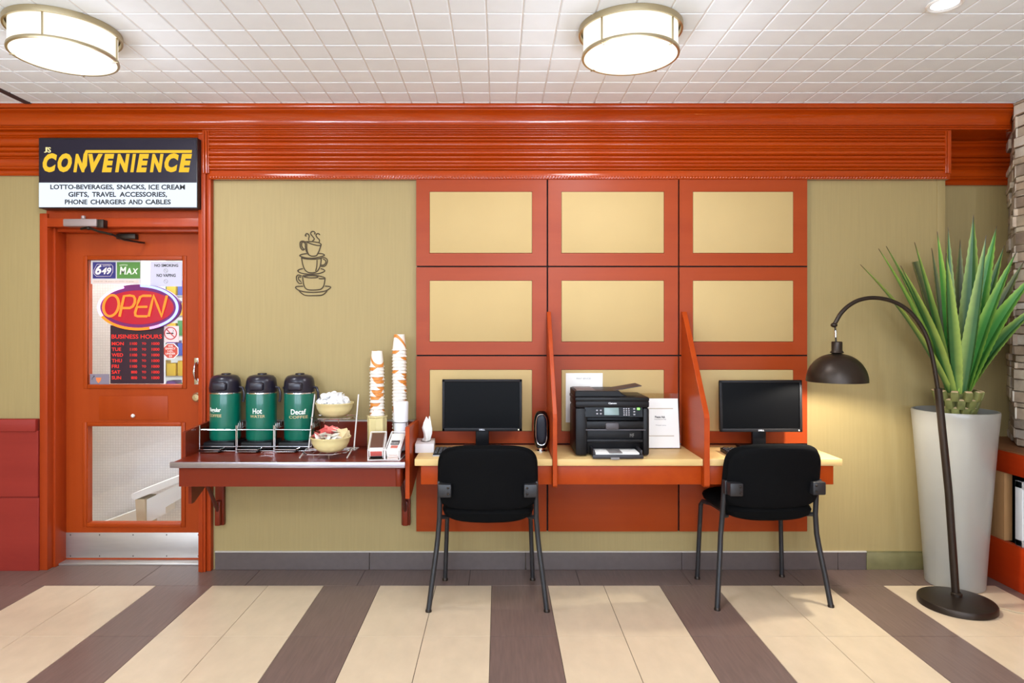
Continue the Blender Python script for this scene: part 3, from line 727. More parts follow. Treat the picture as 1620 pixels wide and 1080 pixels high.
for i, (x, l1, l2, deg) in enumerate(spots):
    ap = thing('airpot', 'green %s %s airpot with black pump lid, %s of three' % (l1, l2, ('leftmost', 'middle', 'rightmost')[i]), 'airpot', (x, APY, APZ), 0, 'airpots on the coffee counter')
    R = .085
    MB().lathe([(R*.9, 0), (R*.96, .004), (R, .012), (R, .27), (R*.985, .276)], (0,0,0), 48).build('body', M_GREEN, ap)
    MB().lathe([(R*.86, -.006), (R*.93, -.004), (R*.95, .006), (R*.93, .008)], (0,0,0), 40).build('foot_ring', M_SPECK, ap)
    lid = MB().lathe([(R*1.0, .272), (R*1.035, .28), (R*1.03, .30), (R*.98, .335), (R*.93, .352), (R*.78, .366), (R*.5, .372), (0.0, .374)], (0,0,0), 40)
    lid.rbox(-.042, .042, -R-.012, -.03, .285, .335, .014, 3)
    lo = lid.build('lid', M_LID, ap)
    MB().lathe([(.026, .372), (.026, .379), (.022, .381), (0, .381)], (0, .01, 0), 24).build('pump_button', M_LID, lo)
    MB().lathe([(R*1.004, .266), (R*1.008, .268), (R*1.008, .272), (R*1.0, .274)], (0,0,0), 40).build('collar_band', M_CHROME, ap)
    MB().tube([(R*1.0, -.01, .302), (R+.018, -.012, .298), (R+.028, -.014, .27), (R+.028, -.014, .235), (R+.022, -.014, .218)], [.008,.008,.007,.007,.008], 8).build('carry_handle', M_LID, ap)
    MB().ball((-R-.002, 0, .296), .010).build('handle_pivot', M_LID, ap)
    a = math.radians(deg); mb1 = MB(); mb2 = MB()
    bend_text(mb1, l1, a, .46 if i == 0 else (.30 if i == 1 else .50), .160-.004*i, .190-.004*i, R)
    bend_text(mb2, l2, a, .50 if i != 2 else .64, .137-.004*i, .153-.004*i, R, bold=.01)
    mb1.build('name_lettering', M_TXTW, ap); mb2.build('drink_lettering', M_TXTG, ap)
    # rack
    x0 = -1.687+.2125*i; x1 = x0+.205; ya, yb2 = -.215, -.03
    rk = thing('airpot_rack', 'chrome wire rack with drip tray under the %s airpot' % l1, 'rack', ((x0+x1)/2, -.12, CT), 0, 'wire airpot racks')
    hx_ = (x1-x0)/2; A = -.095; B = .09
    mb = MB(); r = .0028
    for zz in (.006, .030): mb.tube([(-hx_, A, zz), (hx_, A, zz), (hx_, B, zz), (-hx_, B, zz)], r, 6, True)
    mb.tube([(-hx_, B, .125), (-hx_, A, .125), (hx_, A, .125), (hx_, B, .125)], r, 6)
    mb.build('wire_frame', M_CHROME, rk)
    for sx in (-1, 1):
        for yy in (A, B): MB().cyl((sx*hx_, yy, 0), (sx*hx_, yy, .150), .0032, 8).build('upright', M_CHROME, rk)
    mb = MB()
    for k in range(5): mb.tube([(hx_-.004, B-.03*k-.01, .128), (hx_-.004, B-.03*k-.02, .155), (hx_-.004, B-.03*k-.03, .128)], .0016, 5)
    mb.build('side_wire', M_CHROME, rk)
    MB().rbox(-.088, .088, -.085, .088, .012, .052, .006).build('platform', M_BLKPL, rk)
    tr = MB().rbox(-.09, .03, -.135, -.06, .004, .02, .005).build('drip_tray', M_BLKGL, rk)
    MB().tube([(-.092, -.137, .020), (.025, -.137, .020), (.038, -.11, .024), (.036, -.07, .028)], .003, 6).tube([(-.092, -.136, .008), (.02, -.136, .008)], .0022, 6).build('tray_rail', M_CHROME, tr)

# ---------------------------------------------------------------- two tier stand with bowls
SXc = -.935
sd = thing('tiered_stand', 'two-tier white wire stand holding two cream bowls', 'stand', (SXc, -.25, CT))
mb = MB()
for sx, X_ in ((-1, -.128), (1, .125)):
    mb.tube([(X_, .125, .315), (X_, .0, .015)], .0042, 8)
    mb.tube([(X_, -.16, .006), (X_, -.04, .03), (X_, .0, .015), (X_, .12, .008)], .004, 8)
mb.tube([(-.128, .12, .008), (.125, .12, .008)], .003, 6); mb.tube([(-.128, -.01, .018), (.125, -.01, .018)], .003, 6)
mb.build('frame', mat('white_wire', (226,220,214), .35, .3), sd)
for nm, yc, zz in (('lower_shelf', -.12, .030), ('upper_shelf', .085, .190)):
    mb = MB()
    mb.tube([(-.075, yc-.085, zz), (.06, yc-.085, zz), (.115, yc-.02, zz), (.115, yc+.085, zz), (-.118, yc+.085, zz), (-.118, yc-.02, zz)], .0032, 6, True)
    for k in range(4): mb.tube([(-.06+k*.04, yc-.085, zz), (-.06+k*.04, yc+.085, zz)], .002, 5)
    for k in (-.04, .04): mb.cyl((k, yc-.085, zz), (k, yc-.085, zz-.022), .002, 6)
    mb.tube([(-.118, yc+.03, zz), (-.128, .045 if nm == 'upper_shelf' else 0, zz)], .003, 6).tube([(.115, yc+.03, zz), (.125, .045 if nm == 'upper_shelf' else 0, zz)], .003, 6)
    mb.build(nm, M_CHROME, sd)
def bowl(name, label, x, y, z):
    prof = [(.045, 0), (.062, .004), (.085, .022), (.099, .05), (.103, .070), (.108, .074), (.109, .080), (.104, .081), (.099, .074), (.095, .05), (.08, .026), (.055, .012), (0.0, .010)]
    o = MB().lathe(prof, (x, y, z), 48).build(name, M_CREAM); return tag(o, label, 'bowl', 'cream bowls on the tiered stand')
B1 = (-.908, -.372, CT+.034); B2 = (-.9375, -.168, CT+.194)
bowl('condiment_bowl', 'cream bowl of coloured sugar packets on the lower tier', *B1)
bowl('condiment_bowl', 'cream bowl of white creamer cups on the upper tier', *B2)
# creamers
cm = MB().lathe([(.010, 0), (.0125, .001), (.0155, .019), (.0195, .020), (.0195, .022), (0, .0222)], (0,0,0), 14)
cre = cm.build('creamer_cup', mat('creamer_white', (244,242,240), .45), origin=(0,0,0)); tag(cre, 'small white creamer cup heaped in the upper bowl', 'creamer', 'creamer cups in the upper bowl')
pos = []
for ringr, nn, zz in ((.080, 16, .070), (.082, 15, .086), (.055, 10, .094), (.060, 10, .108), (.025, 5, .112), (.028, 4, .122), (0.0, 1, .128)):
    for k in range(nn): pos.append((ringr, 2*PI*(k+rnd.random()*.5)/nn, zz+rnd.uniform(-.004, .006)))
for i, (r, a, z) in enumerate(pos):
    o = cre if i == 0 else cre.copy()
    if i: C.objects.link(o)
    o.location = (B2[0]+r*math.cos(a), B2[1]+r*math.sin(a), B2[2]+z-.01)
    o.rotation_euler = (rnd.uniform(-1.2, 1.2), rnd.uniform(-1.2, 1.2), rnd.uniform(0, 6))
# packets
def packet_mb():
    b = MB(); vs_ = []; fs = []
    nx, ny = 7, 5
    for sgn in (1, -1):
        for j in range(ny):
            for i in range(nx):
                u_, v_ = i/(nx-1)*2-1, j/(ny-1)*2-1
                vs_.append((u_*.029, v_*.019, sgn*.004*(1-u_**4)*(1-v_**4)))
    for gq in (0, 1):
        for j in range(ny-1):
            for i in range(nx-1):
                k = gq*nx*ny+j*nx+i; q = (k, k+1, k+nx+1, k+nx); fs.append(q if gq == 0 else q[::-1])
    return b.add(vs_, fs, True)
kinds = [('pink', (232,116,110)), ('white', (236,228,214)), ('tan', (214,190,140)), ('brown', (126,74,56))]
proto = {}
for nm, c in kinds:
    o = packet_mb().build('sugar_packet', mat('packet_'+nm, c, .55), origin=(0,0,0))
    tag(o, '%s sugar packet heaped in the lower bowl' % nm, 'packet', '%s sugar packets in the lower bowl' % nm); proto[nm] = [o, False]
pk = []
for ringr, nn, zz in ((.068, 14, .068), (.074, 16, .084), (.04, 9, .092), (.064, 12, .098), (.035, 7, .110), (.012, 3, .116)):
    for k in range(nn):
        a = 2*PI*(k+rnd.random()*.4)/nn; x = ringr*math.cos(a); y = ringr*math.sin(a)
        if y < -.05: nm = 'white' if rnd.random() < .85 else 'brown'
        elif x < .015: nm = 'pink' if rnd.random() < .8 else 'brown'
        elif x < .04: nm = 'brown' if rnd.random() < .5 else 'white'
        else: nm = 'tan'
        pk.append((nm, x, y, zz))
for nm, x, y, z in pk:
    o, used = proto[nm]
    if used: o = o.copy(); C.objects.link(o)
    else: proto[nm][1] = True
    o.location = (B1[0]+x, B1[1]+y, B1[2]+z+rnd.uniform(-.003, .004))
    if nm == 'tan': o.rotation_euler = (rnd.uniform(.9, 1.5), rnd.uniform(-.3, .3), rnd.uniform(-.6, .6))
    else: o.rotation_euler = (rnd.uniform(-.5, .7), rnd.uniform(-.6, .6), rnd.uniform(0, 6))

# ---------------------------------------------------------------- paper cups
def cup_mat():
    m, t, p = nmat('paper_cup_orange_band')
    tc = t.nodes.new('ShaderNodeTexCoord'); sp = t.nodes.new('ShaderNodeSeparateXYZ'); at = t.nodes.new('ShaderNodeMath'); at.operation = 'ARCTAN2'
    t.links.new(tc.outputs['Object'], sp.inputs[0]); t.links.new(sp.outputs['Y'], at.inputs[0]); t.links.new(sp.outputs['X'], at.inputs[1])
    s1 = t.nodes.new('ShaderNodeMath'); s1.operation = 'SINE'; t.links.new(at.outputs[0], s1.inputs[0])
    m1 = t.nodes.new('ShaderNodeMath'); m1.operation = 'MULTIPLY_ADD'; m1.inputs[1].default_value = .040; m1.inputs[2].default_value = .046      # swoosh height
    t.links.new(s1.outputs[0], m1.inputs[0])
    d = t.nodes.new('ShaderNodeMath'); d.operation = 'SUBTRACT'; t.links.new(sp.outputs['Z'], d.inputs[0]); t.links.new(m1.outputs[0], d.inputs[1])
    ab_ = t.nodes.new('ShaderNodeMath'); ab_.operation = 'ABSOLUTE'; t.links.new(d.outputs[0], ab_.inputs[0])
    lt = t.nodes.new('ShaderNodeMath'); lt.operation = 'LESS_THAN'; lt.inputs[1].default_value = .0105; t.links.new(ab_.outputs[0], lt.inputs[0])
    mx = t.nodes.new('ShaderNodeMixRGB'); mx.inputs[1].default_value = lin((240,232,220)); mx.inputs[2].default_value = lin((214,134,56))
    t.links.new(lt.outputs[0], mx.inputs[0]); t.links.new(mx.outputs[0], p.inputs['Base Color']); p.inputs['Roughness'].default_value = .5
    return m
cupm = MB().lathe([(.0392, .005), (.0302, .088), (.0302, .0915), (.0285, .0925), (.028, .088), (0, .087)], (0,0,0), 26)
cupm.lathe([(.0385, .0045), (.0418, .0052), (.0436, .0035), (.0436, .0015), (.0418, .0), (.0385, .0007)], (0,0,0), 26)
cup0 = cupm.build('paper_cup', cup_mat(), origin=(0,0,0))
used = False
SP = .0186
for (cx, cy, z0, top, where) in ((-.700, -.14, CT+.012, 1.307, 'left'), (-.577, -.105, CT+.004, 1.402, 'right')):
    n = int(round((top-.0925-z0)/SP))+1; sp_ = (top-.0925-z0)/(n-1)
    for k in range(n):
        o = cup0 if not used else cup0.copy()
        if used: C.objects.link(o)
        used = True
        o.location = (cx+rnd.uniform(-.0012, .0012), cy+rnd.uniform(-.0012, .0012), z0+k*sp_); o.rotation_euler = (0, 0, rnd.uniform(0, 6.28))
        if k == n-1:
            o.rotation_euler = (0, 0, .6 if where == 'left' else 2.4)
            tag(o, 'topmost upturned paper cup of the %s stack' % ('shorter left' if where == 'left' else 'taller right'), 'cup')
        else: tag(o, 'orange and white paper cup inside the %s stack' % ('shorter left' if where == 'left' else 'taller right'), 'cup', 'paper cups in the %s stack' % where)
cr_ = thing('cup_holder', 'cream octagonal cup holder around the shorter cup stack', 'holder', (-.700, -.14, CT))
MB().lathe([(.040, .003), (.050, .004), (.0525, .010), (.0525, .185), (.060, .190), (.060, .197), (.0495, .197), (.0485, .19), (.0485, .012), (.04, .010)], (0,0,0), 8).build('holder_body', M_CREAM, cr_)
for a in range(8): MB().tube([(.0535*math.cos(a*PI/4), .0535*math.sin(a*PI/4), .004), (.0535*math.cos(a*PI/4), .0535*math.sin(a*PI/4), .186)], .0022, 6).build('corner_bead', M_CREAM, cr_)
sl_ = thing('wrapped_cup_sleeve', 'smooth white wrapped sleeve in front of the taller cup stack', 'sleeve', (-.553, -.205, CT))
MB().lathe([(.036, .012), (.037, .016), (.0425, .268), (.0425, .278), (.040, .283), (0, .284)], (0,0,0), 30).build('wrapped_column', mat('sleeve_white', (240,240,242), .5, bump=.2, nscale=18), sl_)
wr = MB()
for k in range(4):
    a = PI/4+k*PI/2
    wr.tube([(.05*math.cos(a), .05*math.sin(a), .002), (.05*math.cos(a), .05*math.sin(a), .17)], .0022, 6)
for zz in (.004, .09, .17): wr.tube([(.05*math.cos(k*PI/8), .05*math.sin(k*PI/8), zz) for k in range(16)], .002, 6, True)
wr.tube([(-.05, 0, .004), (.05, 0, .004)], .002, 6)
wr.build('wire_holder', M_DKMETAL, sl_)
# stir stick box and packet box on little sloped racks
def sloped(name, label, x, w, rot):
    t = thing(name, label, 'dispenser', (x, -.37, CT), rot)
    fr = MB()
    for sx in (-1, 1):
        X_ = sx*w/2
        fr.tube([(X_, -.085, .003), (X_, -.085, .055), (X_, .08, .125), (X_, .09, .004)], .003, 6)
        fr.tube([(X_, -.088, .003), (X_, .092, .003)], .003, 6)
    fr.tube([(-w/2, -.085, .055), (w/2, -.085, .055)], .003, 6).tube([(-w/2, .08, .125), (w/2, .08, .125)], .003, 6).tube([(-w/2, -.088, .003), (w/2, -.088, .003)], .003, 6)
    fr.build('wire_rack', mat('rack_white', (228,222,218), .4), t)
    return t
t = sloped('stir_stick_box', 'brown-topped stir stick box in a sloped white wire rack at counter edge', -.655, .084, .10)
SL = math.atan2(.07, .165)
Mx = Matrix.Translation((0, 0, .062)) @ Matrix.Rotation(SL, 4, 'X')
MB().rbox(-.036, .036, -.085, .085, -.022, .028, .002).xform(Mx).build('carton', M_PAPER, t)
MB().rbox(-.034, .034, -.06, .083, .028, .031, .001).xform(Mx).build('carton_top', mat('carton_brown', (96,62,48), .5), t)
MB().rbox(-.030, .030, -.088, -.085, -.006, .022, .001).xform(Mx).build('front_label', mat('carton_red', (198,92,84), .5), t)
MB().rbox(-.032, .032, -.09, -.085, -.022, -.008, .001).xform(Mx).build('front_slot', M_BLKPL, t)
t = sloped('sugar_box', 'white sugar packet box in a sloped wire rack right of the stir sticks', -.556, .078, -.05)
MB().rbox(-.034, .034, -.085, .085, -.024, .026, .004).xform(Mx).build('carton', M_PAPER, t)
MB().rbox(-.022, .024, -.03, .012, .026, .0275, .0005).xform(Mx).build('carton_print', mat('print_dark', (70,64,66), .5), t)
MB().rbox(-.016, .022, -.062, -.036, .026, .0275, .0005).xform(Mx).build('carton_print', mat('print_red', (196,110,96), .5), t)
MB().text('SUGAR', -.02, .02, .0, .012, 0).xform(Mx @ Matrix.Translation((0, -.02, .0275)) @ Matrix.Rotation(-PI/2, 4, 'X')).build('lettering', M_PAPER, t)
mb = MB()
for k in range(4): mb.rbox(-.03+.004*k, .03-.003*k, -.10+.006*k, -.07, -.02+.009*k, -.013+.009*k, .002)
mb.xform(Mx).build('packet_ends', mat('packet_ends', (226,206,196), .5), t)

# ---------------------------------------------------------------- computer desk
DT = .747
dk = world_thing('computer_desk', 'three-bay maple-topped computer desk with red dividers along the panels', 'desk', (.69, -.25, 0))
FY = -.452
x_l, x_a, x_b, x_r = -.444, .284, 1.079, 1.814
for a, b in ((x_l, x_a-.001), (x_a+.024, x_b-.001), (x_b+.030, x_r)):
    MB().rbox(a, b, FY, PY-.004, DT-.036, DT, .003).build('desktop', M_MAPLE, dk)
for a, b in ((x_l+.03, x_a-.001), (x_a+.024, x_b-.001), (x_b+.030, x_r-.035)):
    MB().rbox(a, b, FY+.025, FY+.047, DT-.14, DT-.036, .002).build('apron', M_DESKRED, dk)
for a, b in ((x_a, x_a+.023), (x_b, x_b+.029)):
    MB().prism([(PY-.004, .60), (PY-.004, WZ(493, PY)), (PY-.02, WZ(493, PY)), (-.462, .985), (-.470, .965), (-.470, .61), (-.46, .60)], 'x', a, b).build('divider', M_DESKRED, dk, bevel=.002)
MB().box(x_r-.057, x_r-.035, FY+.047, PY-.004, DT-.14, DT-.036).build('end_apron', M_DESKRED, dk)

# tissue box
tb = thing('tissue_box', 'white tissue box with tissue pulled up at left end of the desk', 'tissue box', (-.415, -.18, DT), .06)
MB().rbox(-.054, .050, -.10, .09, 0, .050, .002).build('carton', mat('tissue_carton', (222,214,212), .6), tb)
MB().lathe([(.032, .0505), (.0325, .0512), (0, .0514)], (0,0,0), 24, sx=.9, sy=1.4).build('opening', mat('opening_shade', (120,110,104), .7), tb)
tv = []; tf = []
hts = [(0, .020, 1), (.02, .017, .8), (.045, .021, .7), (.075, .026, .55), (.105, .020, .45), (.130, .010, .5)]
for j, (z, r, k) in enumerate(hts):
    for i in range(20):
        a = 2*PI*i/20; q = r*(1+.28*math.sin(3*a+j*.5)+.12*math.sin(7*a+j))
        tv.append((q*math.cos(a)+.012*z/.13+(.006*math.sin(j*1.3)), q*math.sin(a)*k, .048+z+(.012*math.sin(a*2+.5) if j == 5 else 0)))
for j in range(5):
    for i in range(20): tf.append((j*20+i, j*20+(i+1) % 20, (j+1)*20+(i+1) % 20, (j+1)*20+i))
MB().add(tv, tf, True).build('tissue', mat('tissue_white', (240,236,228), .8), tb)

# keyboards
def keyboard(label, loc, rot):
    kb = thing('keyboard', label, 'keyboard', loc, rot, 'computer keyboards')
    MB().prism([(-.075, 0), (.075, 0), (.075, .022), (-.075, .012)], 'x', -.22, .22).build('case', M_BLKPL, kb, bevel=.002)
    MB().rbox(-.222, .222, -.082, -.073, 0, .006, .002).build('front_lip', mat('lip_grey', (190,186,184), .4), kb)
    k0_ = MB().add([(-.0085,-.0085,0), (.0085,-.0085,0), (.0085,.0085,0), (-.0085,.0085,0), (-.0065,-.0065,.006), (.0065,-.0065,.006), (.0065,.0065,.006), (-.0065,.0065,.006)], [(0,1,5,4), (1,2,6,5), (2,3,7,6), (3,0,4,7), (4,5,6,7)])
    first = None
    for r in range(5):
        for c in range(20):
            yy = -.055+r*.026; zz = .012+(yy+.075)/.15*.010
            if first is None: o = first = k0_.build('key', mat('key_black', (32,30,32), .5), kb)
            else: o = first.copy(); C.objects.link(o); o.parent = kb
            o.location = (-.205+c*.0213, yy, zz+.0005)
    return kb
keyboard('black keyboard on the left desk beside the tissue box', (-.135, -.300, DT), 0.0)
keyboard('black keyboard on the right desk behind the chair', (1.46, -.315, DT), -.03)
# monitors
def monitor(label, loc, rot, w, h, zb, brand, tilt=0.0):
    mo = thing('monitor', label, 'monitor', loc, rot, 'desktop monitors')
    mb = MB(); bz = .015
    for a, b, c, d in ((-w/2, w/2, zb, zb+bz+.004), (-w/2, w/2, zb+h-bz, zb+h), (-w/2, -w/2+bz, zb, zb+h), (w/2-bz, w/2, zb, zb+h)):
        mb.rbox(a, b, -.022, .0, c, d, .003)
    mb.rbox(-w/2+.004, w/2-.004, -.008, .030, zb+.004, zb+h-.004, .008).rbox(-w*.3, w*.3, .02, .05, zb+h*.25, zb+h*.8, .012)
    mb.build('housing', mat('monitor_bezel', (28,26,27), .45, spec=.2), mo)
    MB().box(-w/2+bz-.001, w/2-bz+.001, -.014, -.009, zb+bz, zb+h-bz).build('screen', mat('screen_black', (7,7,8), .35, spec=.08), mo)
    MB().rbox(-.038, .038, .012, .045, .02, zb+.06, .006).build('neck', M_BLKPL, mo)
    MB().rbox(-.11, .11, -.08, .10, 0, .018, .008).build('base', M_BLKPL, mo)
    MB().text(brand, -.016, .016, zb+.005, zb+.0135, -.0222, 0, .04).build('logo', mat('logo_silver', (214,214,218), .3, .3), mo)
    MB().ball((w/2-.02, -.022, zb+.009), .004, .003, .004).build('power_button', mat('button_light', (235,230,200), .4, emit=(235,230,200), es=.5), mo)
    return mo
monitor('black computer monitor on the left desk, logo on its lower bezel', (-.094, -.185, DT), 0, .452, .293, .108, 'DELL')
m2 = monitor('black computer monitor on the right desk beside the arc lamp', (1.487, -.185, DT), -.08, .455, .292, .104, 'DELL')
m2.rotation_euler = (0, math.radians(-.6), -.07)
# speaker
sp_ = thing('computer_speaker', 'tall black oval-fronted speaker between left monitor and divider', 'speaker', (.238, -.26, DT), -.05)
MB().pillow(0, .118, .043, .107, 3.2, .085, lambda x, z: .045, m=None).build('cabinet', M_BLKGL, sp_)
orr = [(.031*math.copysign(abs(math.cos(a))**.75, math.cos(a)), -.001, .125+.085*math.copysign(abs(math.sin(a))**.6, math.sin(a))) for a in [k*PI/20 for k in range(40)]]
MB().tube(orr, .0025, 8, True).build('front_ring', M_CHROME, sp_)
MB().pillow(0, .125, .029, .083, 3, .012, lambda x, z: .004).build('grille', mat('speaker_grille', (12,10,24), .35, spec=.3), sp_)
MB().cyl((0, .03, 0), (0, .03, .02), .016, 16).lathe([(.034, 0), (.034, .006), (.012, .012)], (0, .03, 0), 24).build('foot', M_CHROME, sp_)
# mouse
ms = thing('computer_mouse', 'small black mouse at right end of the desk', 'mouse', (1.672, -.29, DT), .2)
mb = MB(); mb.ball((0,0,0), .032, .055, .034, 20, 12); mb.v = [Vector((v.x, v.y, max(v.z, 0))) for v in mb.v]
mb.build('shell', M_BLKGL, ms); MB().cyl((-.004, -.036, .026), (.004, -.036, .026), .008, 12).build('wheel', M_DKMETAL, ms)

# ---------------------------------------------------------------- printer
pr = thing('printer', 'black multifunction printer with paper tray on the middle desk', 'printer', (.611, -.245, DT))
fw = .199; fy = -.145; by = .135
M_PR = mat('printer_black', (20,18,19), .42, spec=.25)
mb = MB()
mb.rbox(-fw, -fw+.065, fy, by, .006, .262, .012).rbox(fw-.035, fw, fy, by, .006, .262, .012)
mb.rbox(-fw+.03, fw-.02, fy+.06, by, .006, .262, .006)
mb.rbox(-fw+.05, fw-.02, fy+.004, by, .150, .190, .005)            # bar under the output slot
mb.rbox(-fw+.05, fw-.02, fy+.03, by, .085, .150, .004)
mb.rbox(-fw+.05, fw-.02, fy+.01, by, .075, .092, .004)
mb.rbox(-fw, fw, fy, by, .262, .300, .010)
for sx in (-1, 1): mb.rbox(sx*.16-.02, sx*.16+.02, -.1, -.06, 0, .01, .002)
mb.build('body', M_PR, pr)
MB().prism([(fy-.006, .212), (fy+.02, .206), (fy+.05, .272), (fy+.006, .272)], 'x', -fw+.05, fw-.035).build('control_panel', M_BLKGL, pr, bevel=.003)
pn = MB(); nrm = Matrix.Translation((0, fy-.0065, .212)) @ Matrix.Rotation(-math.atan2(.012, .06), 4, 'X')
scr = MB().rbox(-.045, .034, -.003, .002, .012, .052, .001).xform(nrm).build('touch_screen', mat('lcd_grey', (122,140,136), .25), pr)
mb = MB()
for r in range(4):
    for c in range(3): mb.rbox(.058+c*.013, .066+c*.013, -.002, .002, .010+r*.011, .017+r*.011, .001)
for r in range(2):
    for c in range(2): mb.rbox(-.088+c*.02, -.078+c*.02, -.002, .002, .016+r*.018, .024+r*.018, .001)
for c in range(3): mb.rbox(.112, .122, -.002, .002, .012+c*.015, .020+c*.015, .001)
mb.xform(nrm).build('keypad', mat('key_grey', (150,146,150), .5), pr)
MB().rbox(.132, .148, -.003, .002, .040, .052, .002).xform(nrm).build('start_light', mat('led_green', (120,220,90), .4, emit=(130,230,90), es=1.2), pr)
MB().text('Canon', -.022, .022, .283, .292, fy, .05, .03).build('logo', mat('logo_white', (236,236,236), .4), pr)
MB().rbox(-.038, .034, fy-.012, fy+.02, .146, .184, .008).build('output_stop', mat('stop_grey', (76,70,72), .45), pr)
MB().rbox(-fw+.055, fw-.02, fy-.002, fy+.02, .140, .148, .003).build('slot_edge', mat('slot_edge_grey', (70,66,70), .4), pr)
# scanner lid and feeder
MB().rbox(-fw-.002, fw, fy-.002, by, .296, .320, .008).build('scanner_lid', M_PR, pr)
MB().prism([(-fw, .318), (.09, .318), (.06, .336), (.04, .352), (-fw, .352)], 'y', fy+.02, by-.01).build('document_feeder', M_PR, pr, bevel=.006)
MB().rbox(-fw+.01, -.085, fy+.03, by-.03, .352, .356, .002).build('feeder_cover', mat('feeder_grey', (112,98,94), .45), pr)
MB().prism([(-.03, .340), (-.03, .344), (.17, .378), (.17, .373)], 'y', fy+.06, by-.05).build('feed_tray', mat('tray_brown', (62,50,48), .5), pr, bevel=.001)
# paper cassette
tr = MB().rbox(-.115, .145, fy-.075, fy+.06, .010, .022, .004).rbox(-.115, -.106, fy-.075, fy+.06, .02, .05, .003).rbox(.136, .145, fy-.075, fy+.06, .02, .05, .003).rbox(-.118, .148, fy-.085, fy-.072, .006, .026, .003)
tro = tr.build('paper_tray', mat('tray_black', (40,36,38), .45), pr)
MB().rbox(-.10, .13, fy-.068, fy+.055, .022, .034, .001).build('paper_stack', M_PAPER, tro)
MB().rbox(-.03, .04, fy-.078, fy+.03, .034, .037, .001).rbox(-.025, .022, fy-.094, fy-.08, .002, .014, .003).build('tray_guide', mat('guide_grey', (128,122,118), .45), tro)
MB().text('MF', .10, .122, .10, .12, fy+.0295, 0).build('badge', M_GREYINK, pr)

# notices on the middle desk
nt = thing('wall_notice', 'white paper notice taped to the panel behind the printer', 'notice', (WX(924,-.041), -.041, WZ(668,-.041)))
MB().rbox(-.108, .110, -.001, .001, 0, WZ(590,-.041)-WZ(668,-.041), .0005).build('paper', M_PAPER, nt)
zt = WZ(590,-.041)-WZ(668,-.041)
MB().text('PRINT SERVICES', -.045, .04, zt-.036, zt-.028, -.001).build('lettering', M_GREYINK, nt)
ah = thing('notice_stand', 'clear acrylic stand with printed notice right of the printer', 'notice stand', (.925, -.12, DT), .0)
x0, x1 = WX(1017, -.14)-.925, WX(1074.5, -.14)-.925
MB().prism([(-.03, .003), (-.026, .003), (.022, .312), (.018, .312)], 'x', x0-.006, x1+.006).prism([(-.04, 0), (.06, 0), (.06, .003), (-.04, .003)], 'x', x0-.006, x1+.006).build('acrylic_holder', M_ACR, ah)
lean = Matrix.Translation((0, -.0295, .004)) @ Matrix.Rotation(-math.atan2(.048, .309), 4, 'X')
MB().box(x0, x1, -.0022, -.0008, 0, .282).xform(lean).build('paper', M_PAPER, ah)
mb = MB()
for z, a, b, hh in ((.222, x0+.02, x1-.03, .004), (.066, x0+.02, x1-.03, .004)): mb.box(a, b, -.003, -.0022, z, z+hh)
mb.xform(lean).build('rule_lines', mat('rule_tan', (176,160,130), .6), ah)
xc = (x0+x1)/2
MB().text('Please Ask', xc-.032, xc+.028, .170, .182, -.0022, 0, .03).text('Front Desk for Help', xc-.034, xc+.032, .158, .166, -.0022).text('Thank you', xc-.03, xc+.03, .125, .131, -.0022).xform(lean).build('lettering', M_INK, ah)

